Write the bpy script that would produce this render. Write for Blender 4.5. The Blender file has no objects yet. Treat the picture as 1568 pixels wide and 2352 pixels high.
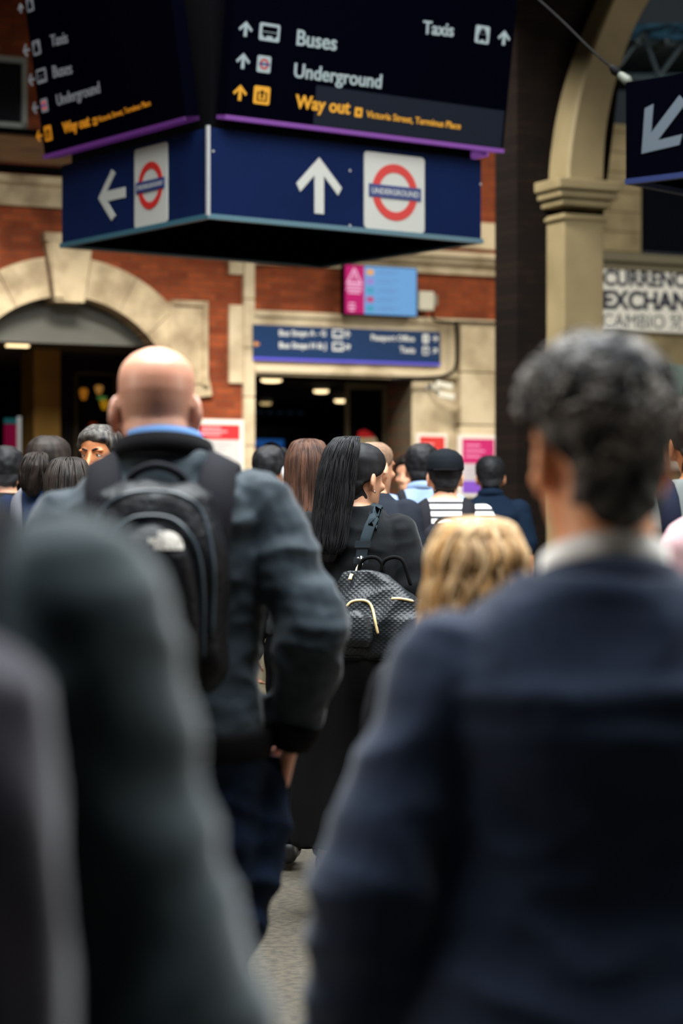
import bpy, bmesh, math, random
import numpy as np
from mathutils import Vector, Matrix, noise
from mathutils.bvhtree import BVHTree

R = math.radians
SC = bpy.context.scene
COL = SC.collection

# ---------------------------------------------------------------- camera
FPX, CX, CY, EYE = 5100.0, 784.0, 1176.0, 1.46      # focal length in pixels of the 1568x2352 frame, eye height
cam_d = bpy.data.cameras.new('camera')
cam_d.sensor_fit = 'HORIZONTAL'
cam_d.sensor_width = 24.0
cam_d.lens = FPX / 1568.0 * 24.0
cam_d.clip_start = 0.05
cam_d.clip_end = 300
cam_d.dof.use_dof = True
cam_d.dof.focus_distance = 7.8
cam_d.dof.aperture_fstop = 2.7
cam = bpy.data.objects.new('camera', cam_d)
COL.objects.link(cam)
cam.location = (0, 0, EYE)
cam.rotation_euler = (R(90), 0, 0)
SC.camera = cam

# ---------------------------------------------------------------- light
world = bpy.data.worlds.new('World')
SC.world = world
world.use_nodes = True
bg = world.node_tree.nodes['Background']
bg.inputs[0].default_value = (0.75, 0.9, 1.0, 1)
bg.inputs[1].default_value = 0.024

def area(name, loc, rot, sx, sy, power, color):
    l = bpy.data.lights.new(name, 'AREA')
    l.shape = 'RECTANGLE'; l.size = sx; l.size_y = sy
    l.energy = power; l.color = color
    o = bpy.data.objects.new(name, l)
    COL.objects.link(o)
    o.location = loc; o.rotation_euler = rot
    return o

# daylight through the glazed roof over the concourse, and through the open end behind and to the right, plus added fill lights
area('skylight', (.6, 6.4, 9.0), (0, 0, 0), 8.0, 9.2, 4700, (0.93, 0.98, 1.0))
area('wall_fill', (-1.4, 15.6, 10.5), (R(52), 0, R(-8)), 6.5, 1.8, 4300, (1.0, 0.965, 0.91))  # added light above the crowd to brighten the brick wall
area('right_wall_fill', (5.5, 23.5, 6.8), (R(35), 0, 0), 4.0, 3.0, 420, (1.0, 0.95, 0.84))  # added to brighten the wall beyond the arcade
area('concourse_daylight', (16.0, 7.5, 4.5), (R(80), 0, R(62)), 9.0, 5.0, 900, (1.0, 0.93, 0.82))
area('left_fill', (-10.0, 2.5, 4.0), (R(88), 0, R(-90)), 5.0, 3.5, 430, (1.0, 0.88, 0.76))  # added fill from the left for the suited man's skin and sleeve

vs = SC.view_settings
vs.view_transform = 'Standard'
vs.look = 'None'
vs.exposure = 0.0
vs.gamma = 1.0
vs.use_curve_mapping = False

# ---------------------------------------------------------------- helpers: materials
def lin(c):
    return tuple(((v / 255.0) / 12.92 if v / 255.0 <= 0.04045 else ((v / 255.0 + 0.055) / 1.055) ** 2.4) for v in c)

MATS = {}
def mat(name, rgb, rough=0.7, rgb2=None, scale=8.0, stretch=(1, 1, 1), bump=0.0, bump_scale=60.0, metal=0.0,
        emit=0.0, sheen=0.0, sss=0.0, spec=0.5, coat=0.0, detail=4.0, lo=0.35, hi=0.65, glow=False):
    """plain or two-tone noise material; rgb in 0-255 sRGB"""
    if name in MATS:
        return MATS[name]
    m = bpy.data.materials.new(name)
    m.use_nodes = True
    nt = m.node_tree
    b = nt.nodes['Principled BSDF']
    c = lin(rgb) + (1,)
    b.inputs['Base Color'].default_value = c
    b.inputs['Roughness'].default_value = rough
    b.inputs['Metallic'].default_value = metal
    b.inputs['Specular IOR Level'].default_value = spec
    if sheen: b.inputs['Sheen Weight'].default_value = sheen; b.inputs['Sheen Roughness'].default_value = 0.4
    if coat: b.inputs['Coat Weight'].default_value = coat
    if sss:
        b.inputs['Subsurface Weight'].default_value = sss
        b.inputs['Subsurface Radius'].default_value = (0.012, 0.004, 0.002)
        b.inputs['Subsurface Scale'].default_value = 0.6
    if emit:
        b.inputs['Emission Color'].default_value = c
        b.inputs['Emission Strength'].default_value = emit
        if glow: b.inputs['Base Color'].default_value = (.004, .004, .005, 1)
    tc = nt.nodes.new('ShaderNodeTexCoord')
    mp = nt.nodes.new('ShaderNodeMapping')
    mp.inputs['Scale'].default_value = stretch
    nt.links.new(tc.outputs['Object'], mp.inputs[0])
    if rgb2 is not None:
        n = nt.nodes.new('ShaderNodeTexNoise')
        n.inputs['Scale'].default_value = scale
        n.inputs['Detail'].default_value = detail
        nt.links.new(mp.outputs[0], n.inputs['Vector'])
        r = nt.nodes.new('ShaderNodeValToRGB')
        r.color_ramp.elements[0].position = lo; r.color_ramp.elements[0].color = c
        r.color_ramp.elements[1].position = hi; r.color_ramp.elements[1].color = lin(rgb2) + (1,)
        nt.links.new(n.outputs[0], r.inputs[0])
        nt.links.new(r.outputs[0], b.inputs['Base Color'])
    if bump:
        n2 = nt.nodes.new('ShaderNodeTexNoise')
        n2.inputs['Scale'].default_value = bump_scale
        n2.inputs['Detail'].default_value = 3
        nt.links.new(mp.outputs[0], n2.inputs['Vector'])
        bp = nt.nodes.new('ShaderNodeBump')
        bp.inputs['Strength'].default_value = bump
        bp.inputs['Distance'].default_value = 0.01
        nt.links.new(n2.outputs[0], bp.inputs['Height'])
        nt.links.new(bp.outputs[0], b.inputs['Normal'])
    MATS[name] = m
    return m

def brick_mat(name, c1, c2, mortar, stain):
    m = bpy.data.materials.new(name); m.use_nodes = True
    nt = m.node_tree; b = nt.nodes['Principled BSDF']; N = nt.nodes.new; L = nt.links.new
    tc = N('ShaderNodeTexCoord'); sp = N('ShaderNodeSeparateXYZ'); cb = N('ShaderNodeCombineXYZ')
    L(tc.outputs['Object'], sp.inputs[0]); L(sp.outputs[0], cb.inputs[0]); L(sp.outputs[2], cb.inputs[1])
    br = N('ShaderNodeTexBrick')
    br.inputs['Color1'].default_value = lin(c1) + (1,); br.inputs['Color2'].default_value = lin(c2) + (1,)
    br.inputs['Mortar'].default_value = lin(mortar) + (1,)
    br.inputs['Scale'].default_value = 1.0; br.inputs['Mortar Size'].default_value = 0.006
    br.inputs['Brick Width'].default_value = 0.225; br.inputs['Row Height'].default_value = 0.075
    br.inputs['Bias'].default_value = -0.1
    L(cb.outputs[0], br.inputs['Vector'])
    n = N('ShaderNodeTexNoise'); n.inputs['Scale'].default_value = 2.2; n.inputs['Detail'].default_value = 6
    L(cb.outputs[0], n.inputs['Vector'])
    r = N('ShaderNodeValToRGB'); r.color_ramp.elements[0].position = .45; r.color_ramp.elements[1].position = .72
    L(n.outputs[0], r.inputs[0])
    mx = N('ShaderNodeMix'); mx.data_type = 'RGBA'; mx.inputs['B'].default_value = lin(stain) + (1,)
    mth = N('ShaderNodeMath'); mth.operation = 'MULTIPLY'; mth.inputs[1].default_value = .55
    L(r.outputs[0], mth.inputs[0]); L(mth.outputs[0], mx.inputs['Factor'])
    L(br.outputs['Color'], mx.inputs['A']); L(mx.outputs['Result'], b.inputs['Base Color'])
    bp = N('ShaderNodeBump'); bp.inputs['Strength'].default_value = .4; bp.inputs['Distance'].default_value = .01
    L(br.outputs['Fac'], bp.inputs['Height']); bp.invert = True
    L(bp.outputs[0], b.inputs['Normal'])
    b.inputs['Roughness'].default_value = .9
    b.inputs['Specular IOR Level'].default_value = .12
    MATS[name] = m
    return m

# ---------------------------------------------------------------- helpers: objects
def tag(o, label=None, cat=None, group=None, kind=None):
    if label: o['label'] = label
    if cat: o['category'] = cat
    if group: o['group'] = group
    if kind: o['kind'] = kind
    return o

def obj(name, me, m, parent=None, smooth=False):
    if isinstance(me, bmesh.types.BMesh):
        bmesh.ops.recalc_face_normals(me, faces=me.faces)
        d = bpy.data.meshes.new(name); me.to_mesh(d); me.free(); me = d
    o = bpy.data.objects.new(name, me)
    COL.objects.link(o)
    if m is not None:
        me.materials.clear(); me.materials.append(m)
    if parent is not None: o.parent = parent
    if smooth and len(me.polygons):
        me.polygons.foreach_set('use_smooth', [True] * len(me.polygons))
    return o

def empty(name, loc=(0, 0, 0), rz=0.0):
    o = bpy.data.objects.new(name, None); COL.objects.link(o)
    o.location = loc; o.rotation_euler = (0, 0, rz)
    o.empty_display_size = 0.1
    return o

def NB(): return bmesh.new()

def box(bm, x0, x1, y0, y1, z0, z1, M=None):
    vs_ = [bm.verts.new(p) for p in ((x0, y0, z0), (x1, y0, z0), (x1, y1, z0), (x0, y1, z0),
                                     (x0, y0, z1), (x1, y0, z1), (x1, y1, z1), (x0, y1, z1))]
    for f in ((3, 2, 1, 0), (4, 5, 6, 7), (0, 1, 5, 4), (1, 2, 6, 5), (2, 3, 7, 6), (3, 0, 4, 7)):
        bm.faces.new([vs_[i] for i in f])
    if M is not None:
        for v in vs_: v.co = M @ v.co
    return bm

def bevel(bm, w, seg=2):
    bmesh.ops.bevel(bm, geom=[e for e in bm.edges], offset=w, segments=seg, affect='EDGES', profile=.6)
    return bm

def rings_to_mesh(bm, rings, cap=True):
    n = len(rings[0])
    V = [[bm.verts.new(p) for p in r] for r in rings]
    for i in range(len(V) - 1):
        for j in range(n):
            k = (j + 1) % n
            bm.faces.new((V[i][j], V[i][k], V[i + 1][k], V[i + 1][j]))
    if cap:
        bm.faces.new(list(reversed(V[0]))); bm.faces.new(V[-1])
    return bm

def sgp(v, e): return math.copysign(abs(v) ** e, v)

def loft(bm, secs, n=28, e=2.0, ylim=None, M=None):
    """closed loft of horizontal rings (cx, cy, z, rx, ry)"""
    rings = []
    for (cx, cy, z, rx, ry) in secs:
        ring = []
        for j in range(n):
            a = 2 * math.pi * j / n
            x = cx + rx * sgp(math.cos(a), 2 / e); y = cy + ry * sgp(math.sin(a), 2 / e)
            if ylim is not None: y = min(y, ylim)
            p = Vector((x, y, z)); ring.append(M @ p if M is not None else p)
        rings.append(ring)
    return rings_to_mesh(bm, rings)

def resample(pts, m):
    pts = [Vector(p) for p in pts]
    if len(pts) < 3:
        return [pts[0].lerp(pts[-1], i / (m - 1)) for i in range(m)]
    out = []
    P = [2 * pts[0] - pts[1]] + pts + [2 * pts[-1] - pts[-2]]
    segs = len(pts) - 1
    for i in range(m):
        t = i / (m - 1) * segs; k = min(int(t), segs - 1); u = t - k
        p0, p1, p2, p3 = P[k], P[k + 1], P[k + 2], P[k + 3]
        out.append(0.5 * ((2 * p1) + (p2 - p0) * u + (2 * p0 - 5 * p1 + 4 * p2 - p3) * u * u + (3 * p1 - p0 - 3 * p2 + p3) * u ** 3))
    return out

def tube(bm, pts, rad, n=12, m=None, round_ends=True):
    """tapered tube through pts with one radius per point"""
    pts = [Vector(p) for p in pts]
    if not hasattr(rad, '__len__'): rad = [rad] * len(pts)
    if m:
        t0 = np.linspace(0, 1, len(pts)); t1 = np.linspace(0, 1, m)
        rad = list(np.interp(t1, t0, rad)); pts = resample(pts, m)
    rings = []
    up = None
    for i, p in enumerate(pts):
        d = (pts[min(i + 1, len(pts) - 1)] - pts[max(i - 1, 0)])
        if d.length < 1e-9: d = Vector((0, 0, 1))
        d.normalize()
        if up is None:
            a = Vector((0, 1, 0)) if abs(d.y) < .9 else Vector((1, 0, 0))
            up = (a - d * a.dot(d)).normalized()
        else:
            up = (up - d * up.dot(d)).normalized()
        s = d.cross(up); r = rad[i]
        mk = lambda c, rr: [c + (up * math.cos(2 * math.pi * j / n) + s * math.sin(2 * math.pi * j / n)) * rr for j in range(n)]
        if i == 0 and round_ends:
            rings.append(mk(p - d * r * .9, r * .35)); rings.append(mk(p - d * r * .55, r * .8))
        rings.append(mk(p, r))
        if i == len(pts) - 1 and round_ends:
            rings.append(mk(p + d * r * .55, r * .8)); rings.append(mk(p + d * r * .9, r * .35))
    return rings_to_mesh(bm, rings)

def ellipsoid(bm, c, r, M=None, u=16, v=10):
    rings = []
    for i in range(1, v):
        a = math.pi * i / v - math.pi / 2
        rings.append([(c[0] + r[0] * math.cos(a) * math.cos(2 * math.pi * j / u),
                       c[1] + r[1] * math.cos(a) * math.sin(2 * math.pi * j / u),
                       c[2] + r[2] * math.sin(a)) for j in range(u)])
    if M is not None: rings = [[M @ Vector(p) for p in q] for q in rings]
    return rings_to_mesh(bm, rings)

def sweep(bm, pts, nors, w, t, m=None, ws=None):
    """flat strap: rectangular section w wide, t thick, lying on points with normals"""
    P = [Vector(p) for p in pts]; Nn = [Vector(q).normalized() for q in nors]
    rings = []
    for i, p in enumerate(P):
        d = (P[min(i + 1, len(P) - 1)] - P[max(i - 1, 0)]).normalized()
        nn = (Nn[i] - d * Nn[i].dot(d)).normalized(); s = d.cross(nn)
        ww = (ws[i] if ws else w) / 2
        a = ww * .85
        rings.append([p - s * ww + nn * t * .3, p - s * a + nn * t, p + s * a + nn * t, p + s * ww + nn * t * .3, p + s * ww, p - s * ww])
    return rings_to_mesh(bm, rings)

def fuse(bm, voxel, smooth=4, scale=1.0):
    """union of overlapping closed shells into one continuous smooth surface"""
    bmesh.ops.recalc_face_normals(bm, faces=bm.faces)
    me = bpy.data.meshes.new('tmp'); bm.to_mesh(me); bm.free()
    o = bpy.data.objects.new('tmp', me); COL.objects.link(o)
    r = o.modifiers.new('r', 'REMESH'); r.mode = 'VOXEL'; r.voxel_size = voxel; r.adaptivity = 0
    if smooth:
        s = o.modifiers.new('s', 'SMOOTH'); s.factor = .5; s.iterations = smooth
    dg = bpy.context.evaluated_depsgraph_get()
    out = bpy.data.meshes.new_from_object(o.evaluated_get(dg))
    bpy.data.objects.remove(o); bpy.data.meshes.remove(me)
    if scale != 1.0: out.transform(Matrix.Scale(scale, 4))
    return out

def crumple(me, amp, freq, seed=0, ridged=False, fn=None):
    """push the vertices along their normals by noise: cloth folds, curls"""
    n = len(me.vertices)
    co = np.empty(n * 3); me.vertices.foreach_get('co', co); co = co.reshape(-1, 3)
    no = np.empty(n * 3); me.vertex_normals.foreach_get('vector', no); no = no.reshape(-1, 3)
    f = np.array(freq); off = np.array((seed * 7.31, seed * 3.17, seed * 1.7))
    q = (co * f + off).tolist()
    d = np.array([noise.noise(p) for p in q])
    if ridged: d = (1 - np.abs(d) * 2.2) - .4
    if fn is not None: d = d * fn(co)
    co = co + no * (d * amp)[:, None]
    me.vertices.foreach_set('co', co.ravel()); me.update()
    return me

# ---------------------------------------------------------------- helpers: a flat face to put writing and marks on
def ray(px, py): return Vector(((px - CX) / FPX, 1.0, (CY - py) / FPX))
def at(px, py, d): return Vector((0, 0, EYE)) + ray(px, py) * d

class Face:
    """plane in a root's space: origin o, right r, up u; n points out of the face"""
    def __init__(s, o, r, u, root=None, loc=(0, 0, 0), rz=0.0):
        s.o = Vector(o); s.r = Vector(r).normalized(); s.u = Vector(u).normalized(); s.n = s.r.cross(s.u)
        s.M = Matrix.Translation(Vector(loc)) @ Matrix.Rotation(rz, 4, 'Z')
        s.root = root
    def px(s, x, y):
        Mi = s.M.inverted(); c = Mi @ Vector((0, 0, EYE)); d = Mi.to_3x3() @ ray(x, y)
        t = (s.o - c).dot(s.n) / d.dot(s.n); p = c + d * t - s.o
        return p.dot(s.r), p.dot(s.u)
    def mat(s, a=0, b=0, lift=0):
        o = s.o + s.r * a + s.u * b + s.n * lift
        return Matrix(((s.r.x, s.u.x, s.n.x, o.x), (s.r.y, s.u.y, s.n.y, o.y), (s.r.z, s.u.z, s.n.z, o.z), (0, 0, 0, 1)))
    def poly(s, bm, pts, lift=0.0, t=0.004):
        n = len(pts); M = s.mat()
        lo = [bm.verts.new(M @ Vector((p[0], p[1], lift))) for p in pts]
        hi = [bm.verts.new(M @ Vector((p[0], p[1], lift + t))) for p in pts]
        bm.faces.new(list(reversed(lo))); bm.faces.new(hi)
        for i in range(n):
            j = (i + 1) % n; bm.faces.new((lo[i], lo[j], hi[j], hi[i]))
        return bm
    def rect(s, bm, a0, b0, a1, b1, lift=0.0, t=0.004, rad=0.0):
        if rad:
            pts = []
            for (cx, cy, a) in ((a1 - rad, b0 + rad, -90), (a1 - rad, b1 - rad, 0), (a0 + rad, b1 - rad, 90), (a0 + rad, b0 + rad, 180)):
                for k in range(5):
                    q = R(a + 22.5 * k); pts.append((cx + rad * math.cos(q), cy + rad * math.sin(q)))
            return s.poly(bm, pts, lift, t)
        return s.poly(bm, ((a0, b0), (a1, b0), (a1, b1), (a0, b1)), lift, t)
    def ring(s, bm, a, b, r0, r1, lift=0.0, t=0.004, n=48, a0=0, a1=360):
        M = s.mat(); L = []
        full = abs(a1 - a0) >= 360
        cnt = n if full else n + 1
        for i in range(cnt):
            q = R(a0 + (a1 - a0) * i / n); c, d = math.cos(q), math.sin(q)
            L.append([bm.verts.new(M @ Vector((a + rr * c, b + rr * d, l))) for rr, l in ((r0, lift), (r1, lift), (r1, lift + t), (r0, lift + t))])
        for i in range(n if full else n):
            A, B = L[i], L[(i + 1) % len(L)]
            for k in range(4):
                bm.faces.new((A[k], A[(k + 1) % 4], B[(k + 1) % 4], B[k]))
        if not full:
            bm.faces.new(L[0]); bm.faces.new(list(reversed(L[-1])))
        return bm
    def arrow(s, bm, a, b, h, ang=0.0, lift=0.0, t=0.004, wide=1.0):
        base = ((0, 1), (.41, .53), (.41, .37), (.34, .36), (.085, .64), (.085, 0), (-.085, 0), (-.085, .64), (-.34, .36), (-.41, .37), (-.41, .53))
        base = ((0, 1), (.42, .50), (.35, .36), (.085, .68), (.085, 0), (-.085, 0), (-.085, .68), (-.35, .36), (-.42, .50))
        c, d = math.cos(R(ang)), math.sin(R(ang))
        pts = []
        for (x, y) in base:
            x *= h * wide; y = (y - .5) * h
            pts.append((a + x * c - y * d, b + x * d + y * c))
        return s.poly(bm, pts, lift, t)

def text_mesh(body, bold=0.0, extrude=0.03, spacing=1.0):
    cu = bpy.data.curves.new('t', 'FONT'); cu.body = body; cu.size = 1.0
    cu.extrude = extrude; cu.offset = bold; cu.resolution_u = 4; cu.space_character = spacing
    o = bpy.data.objects.new('t', cu); COL.objects.link(o)
    dg = bpy.context.evaluated_depsgraph_get()
    me = bpy.data.meshes.new_from_object(o.evaluated_get(dg))
    bpy.data.objects.remove(o); bpy.data.curves.remove(cu)
    return me

def write(face, name, body, left_px, right_px, m, parent, bold=0.0, lift=0.004, ysc=1.0, spacing=1.0):
    """lettering whose baseline runs between two pixels' points on the face"""
    a0, b0 = face.px(*left_px); a1, b1 = face.px(*right_px)
    me = text_mesh(body, bold, spacing=spacing)
    xs = [v.co.x for v in me.vertices]
    if not xs: return None
    w = max(xs) - min(xs); k = math.hypot(a1 - a0, b1 - b0) / w
    ang = math.atan2(b1 - b0, a1 - a0)
    me.transform(face.mat(a0, b0, lift) @ Matrix.Rotation(ang, 4, 'Z') @ Matrix.Diagonal((k, k * ysc, min(k, .1), 1)) @ Matrix.Translation((-min(xs), 0, 0)))
    return obj(name, me, m, parent)

# ---------------------------------------------------------------- materials
M_brick = brick_mat('red_brick', (144, 70, 38), (112, 50, 28), (100, 66, 48), (54, 30, 22))
M_shadow_brick = brick_mat('shadowed_dark_brick', (24, 16, 11), (15, 10, 8), (11, 8, 7), (7, 5, 4))  # dark brick with the spandrel's shadow put into its colour
M_stone = mat('stone', (196, 178, 146), .85, (150, 132, 102), 2.4, bump=.25, bump_scale=30, lo=.42, hi=.72)
M_stone_worn = mat('worn_stone', (186, 166, 132), .9, (112, 92, 66), 3.2, bump=.5, bump_scale=18, lo=.4, hi=.75, detail=7)
M_render = mat('cream_paint', (140, 125, 90), .7, (120, 106, 74), 1.6, bump=.1, bump_scale=20)
M_ochre = mat('ochre_paint', (188, 140, 60), .8, (160, 116, 46), 2)
M_joint = mat('stone_joint', (92, 76, 54), .95)
M_black = mat('black_paint', (6, 6, 8), .9, spec=.02)
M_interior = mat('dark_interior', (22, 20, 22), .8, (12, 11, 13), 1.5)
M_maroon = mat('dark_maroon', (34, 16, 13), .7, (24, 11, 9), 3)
M_fascia = mat('grey_fascia', (84, 82, 72), .6, (74, 72, 63), 1.2)
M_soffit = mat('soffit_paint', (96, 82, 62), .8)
M_lamp = mat('lamp_glow', (255, 226, 172), .5, emit=2.2)
M_lamp_dim = mat('lamp_glow_dim', (226, 196, 134), .5, emit=.7)
M_cable = mat('black_cable', (5, 5, 6), .7, spec=.1)
M_white = mat('white_paint', (206, 206, 200), .5)
M_frame = mat('grey_frame', (118, 122, 116), .5)
M_glass_dark = mat('dark_glass', (8, 10, 16), .12, spec=.5)
M_navy = mat('sign_navy', (7, 20, 52), .7, (6, 18, 47), 2, spec=.05)
M_navy_dark = mat('panel_black', (2, 2, 7), .9, spec=.0)
M_signwhite = mat('sign_white', (146, 146, 140), .5)
M_ringred = mat('sign_red', (150, 24, 20), .5)
M_barblue = mat('bar_blue', (14, 34, 82), .5)
M_edge = mat('sign_edge', (40, 76, 88), .4)
M_edgewhite = mat('sign_edge_white', (128, 128, 128), .4)
M_ledwhite = mat('led_white', (160, 176, 178), .5, emit=1, glow=True, spec=.1)
M_ledwhite_side = mat('led_white_side', (96, 98, 102), .5, emit=1, glow=True, spec=.1)
M_ledamber = mat('led_amber', (230, 164, 44), .5, emit=1, glow=True, spec=.1)
M_ledamber_side = mat('led_amber_side', (172, 108, 14), .5, emit=1, glow=True, spec=.1)
M_ledred = mat('led_red', (176, 58, 52), .5, emit=1, glow=True, spec=.1)
M_ledblue = mat('led_blue', (40, 56, 110), .5, emit=1, glow=True, spec=.1)
M_purple = mat('led_purple', (128, 72, 156), .5, emit=1, glow=True, spec=.1)
M_purple_side = mat('led_purple_side', (74, 32, 92), .5, emit=1, glow=True, spec=.1)

# ---------------------------------------------------------------- the setting
WO, WR = Vector((-1.0, 25.0, 0)), R(25.97)           # the brick wall's origin and heading
def WF(off=0.0): return Face((0, -off, 0), (1, 0, 0), (0, 0, 1), None, WO, WR)
def wroot(name, bm, m, kind='structure', **k):
    o = obj(name, bm, m); o.location = WO; o.rotation_euler = (0, 0, WR)
    if kind: o['kind'] = kind
    for a, b in k.items(): o[a] = b
    return o

# floor
M_floor = mat('station_floor', (66, 60, 47), .9, (46, 41, 33), 34, bump=.25, bump_scale=120, stretch=(1, 1.0, 1), lo=.4, hi=.62)
bm = NB(); box(bm, -16, 16, -6, 46, -.2, 0)
tag(obj('floor', bm, M_floor), kind='structure')

# brick wall with the arched and the square opening, as one pierced slab
def pierced(name, outer, holes, depth, m, y0=0.0):
    cu = bpy.data.curves.new(name, 'CURVE'); cu.dimensions = '2D'; cu.fill_mode = 'BOTH'; cu.extrude = depth / 2
    for pts in [outer] + holes:
        sp = cu.splines.new('POLY'); sp.points.add(len(pts) - 1); sp.use_cyclic_u = True
        for p, q in zip(sp.points, pts): p.co = (q[0], q[1], 0, 1)
    o = bpy.data.objects.new('t', cu); COL.objects.link(o)
    me = bpy.data.meshes.new_from_object(o.evaluated_get(bpy.context.evaluated_depsgraph_get()))
    bpy.data.objects.remove(o); bpy.data.curves.remove(cu)
    me.transform(Matrix(((1, 0, 0, 0), (0, 0, 1, y0 + depth / 2), (0, 1, 0, 0), (0, 0, 0, 1))))
    return wroot(name, me, m)

ACX, ACZ, AR0, AR1 = -2.2, 2.52, 1.27, 1.70
arch_hole = [(ACX - AR0, 0.0)] + [(ACX - AR0 * math.cos(math.pi * i / 40), ACZ + AR0 * math.sin(math.pi * i / 40)) for i in range(41)] + [(ACX + AR0, 0.0)]
arch_hole = [(x, max(z, .0)) for x, z in arch_hole]
for (nm, outer, holes) in (('wall_back', [(-9, 0), (3.46, 0), (3.46, 7.6), (-9, 7.6)],
                           [[(x, z + .001) for x, z in arch_hole], [(0.0, .001), (2.02, .001), (2.02, 3.0), (0, 3.0)]]),):
    pierced(nm, outer, holes, .6, M_brick)

def stone(name, s0, s1, z0, z1, off, m=M_stone, depth=None, bev=.012):
    bm = NB(); box(bm, s0, s1, -off, (depth if depth is not None else .05), z0, z1); bevel(bm, bev, 2)
    return wroot(name, bm, m)

n_trim = [0]
def trim(*a, **k):
    n_trim[0] += 1
    return stone('trim_%d' % n_trim[0], *a, **k)

# stone round the square opening
bm = NB(); F0 = WF(0)
box(bm, 0.0, 3.44, -.05, .6, 3.0, 3.72); box(bm, 0.0, 2.62, -.09, .05, 3.03, 3.10); box(bm, 0, 3.46, -.08, .05, 3.66, 3.73); bevel(bm, .012)
n_trim[0] += 1; wroot('trim_1', bm, M_stone)
trim(2.02, 2.62, 0, 2.995, .02, depth=.6)
bm = NB(); z = 0
for zz in (0.0, .62, 1.24, 1.86, 2.48, 3.10):
    box(bm, 2.60, 3.46, -.14, .3, zz + .006, min(zz + .614, 3.655))
bevel(bm, .014); n_trim[0] += 1; wroot('trim_%d' % n_trim[0], bm, M_stone)
bm = NB(); box(bm, 2.602, 3.458, -.125, .28, 0, 3.65); n_trim[0] += 1; wroot('trim_%d' % n_trim[0], bm, M_joint)
# cornice and upper band, profiled
def profile_band(s0, s1, prof, m):
    bm = NB()
    rings = []
    for s in (s0, s1):
        rings.append([(s, -y, z) for (y, z) in prof])
    V = [[bm.verts.new(p) for p in r] for r in rings]
    n = len(prof)
    for j in range(n):
        bm.faces.new((V[0][j], V[0][(j + 1) % n], V[1][(j + 1) % n], V[1][j]))
    bm.faces.new(V[0]); bm.faces.new(list(reversed(V[1])))
    n_trim[0] += 1
    return wroot('trim_%d' % n_trim[0], bm, m)
profile_band(0.0, 3.47, [(-.05, 4.25), (.05, 4.25), (.06, 4.33), (.12, 4.36), (.16, 4.42), (.20, 4.44), (.20, 4.50), (.0, 4.53), (-.05, 4.53)], M_stone)
profile_band(0.0, 3.45, [(-.05, 4.57), (.04, 4.57), (.04, 4.88), (-.05, 4.90)], M_stone)
profile_band(-9, -.2, [(-.05, 4.74), (.05, 4.74), (.06, 4.95), (.11, 4.98), (.12, 5.06), (-.05, 5.08)], M_stone_worn)
profile_band(-9, -.2, [(-.05, 5.09), (.17, 5.10), (.17, 5.16), (-.05, 5.17)], M_black)
profile_band(-9, -.2, [(-.05, 5.2), (.03, 5.2), (.03, 5.50), (-.05, 5.50)], mat('brown_boards', (112, 74, 34), .8, (78, 52, 30), 5, stretch=(.4, 1, 4)))
profile_band(-9, -.2, [(-.05, 5.5), (.10, 5.5), (.10, 5.56), (-.05, 5.56)], M_black)
# stone strip between the two bays with its toothed blocks
bm = NB()
for i in range(10):
    box(bm, -.13, 0.0, -.07, .1, i * .55 + .004, i * .55 + .546)
for z0, z1 in ((2.9, 3.78), (4.12, 4.34)):
    box(bm, -.30, -.125, -.045, .1, z0, z1)
bevel(bm, .012); n_trim[0] += 1; wroot('trim_%d' % n_trim[0], bm, M_stone)
# arch stones
bm = NB()
def voussoir(a0, a1, r0, r1, off):
    k = 6; pts = []
    for i in range(k + 1):
        a = R(a0 + (a1 - a0) * i / k); pts.append((ACX + r1 * math.sin(a), ACZ + r1 * math.cos(a)))
    for i in range(k, -1, -1):
        a = R(a0 + (a1 - a0) * i / k); pts.append((ACX + r0 * math.sin(a), ACZ + r0 * math.cos(a)))
    lo = [bm.verts.new((x, .25, z)) for x, z in pts]; hi = [bm.verts.new((x, -off, z)) for x, z in pts]
    bm.faces.new(lo); bm.faces.new(list(reversed(hi)))
    for i in range(len(pts)):
        j = (i + 1) % len(pts); bm.faces.new((lo[i], hi[i], hi[j], lo[j]))
for s in (1, -1):
    for (a, b) in ((9, 27.3), (27.7, 46), (46.4, 64), (64.4, 82)):
        voussoir(s * a, s * b, AR0, AR1, .06)
bmesh.ops.recalc_face_normals(bm, faces=bm.faces)
n_trim[0] += 1; wroot('trim_%d' % n_trim[0], bm, M_stone_worn)
bm = NB()
F0 = WF(.14)
for (pts, off) in ((((-2.47, 4.42), (-1.93, 4.42), (-2.03, 3.72), (-2.37, 3.72)), .12), (((-2.43, 4.36), (-2.25, 4.36), (-2.27, 3.76), (-2.38, 3.76)), .15), (((-2.50, 4.46), (-1.90, 4.46), (-1.92, 4.36), (-2.48, 4.36)), .15)):
    lo = [bm.verts.new((x, .2, z)) for x, z in pts]; hi = [bm.verts.new((x, -off, z)) for x, z in pts]
    bm.faces.new(lo); bm.faces.new(list(reversed(hi)))
    for i in range(4): bm.faces.new((lo[i], hi[i], hi[(i + 1) % 4], lo[(i + 1) % 4]))
bevel(bm, .012); n_trim[0] += 1; wroot('trim_%d' % n_trim[0], bm, M_stone_worn)
bm = NB(); box(bm, -1.03, -.60, -.08, .25, 2.88, 3.78); box(bm, -.64, -.58, -.11, .1, 2.86, 3.80); box(bm, -1.0, -.60, -.11, .1, 3.74, 3.80); bevel(bm, .012)
n_trim[0] += 1; wroot('trim_%d' % n_trim[0], bm, M_stone_worn)
bm = NB(); box(bm, ACX - AR0, ACX + AR0, .22, .34, 3.30, 4.2); n_trim[0] += 1; wroot('trim_%d' % n_trim[0], bm, M_fascia)

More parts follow.
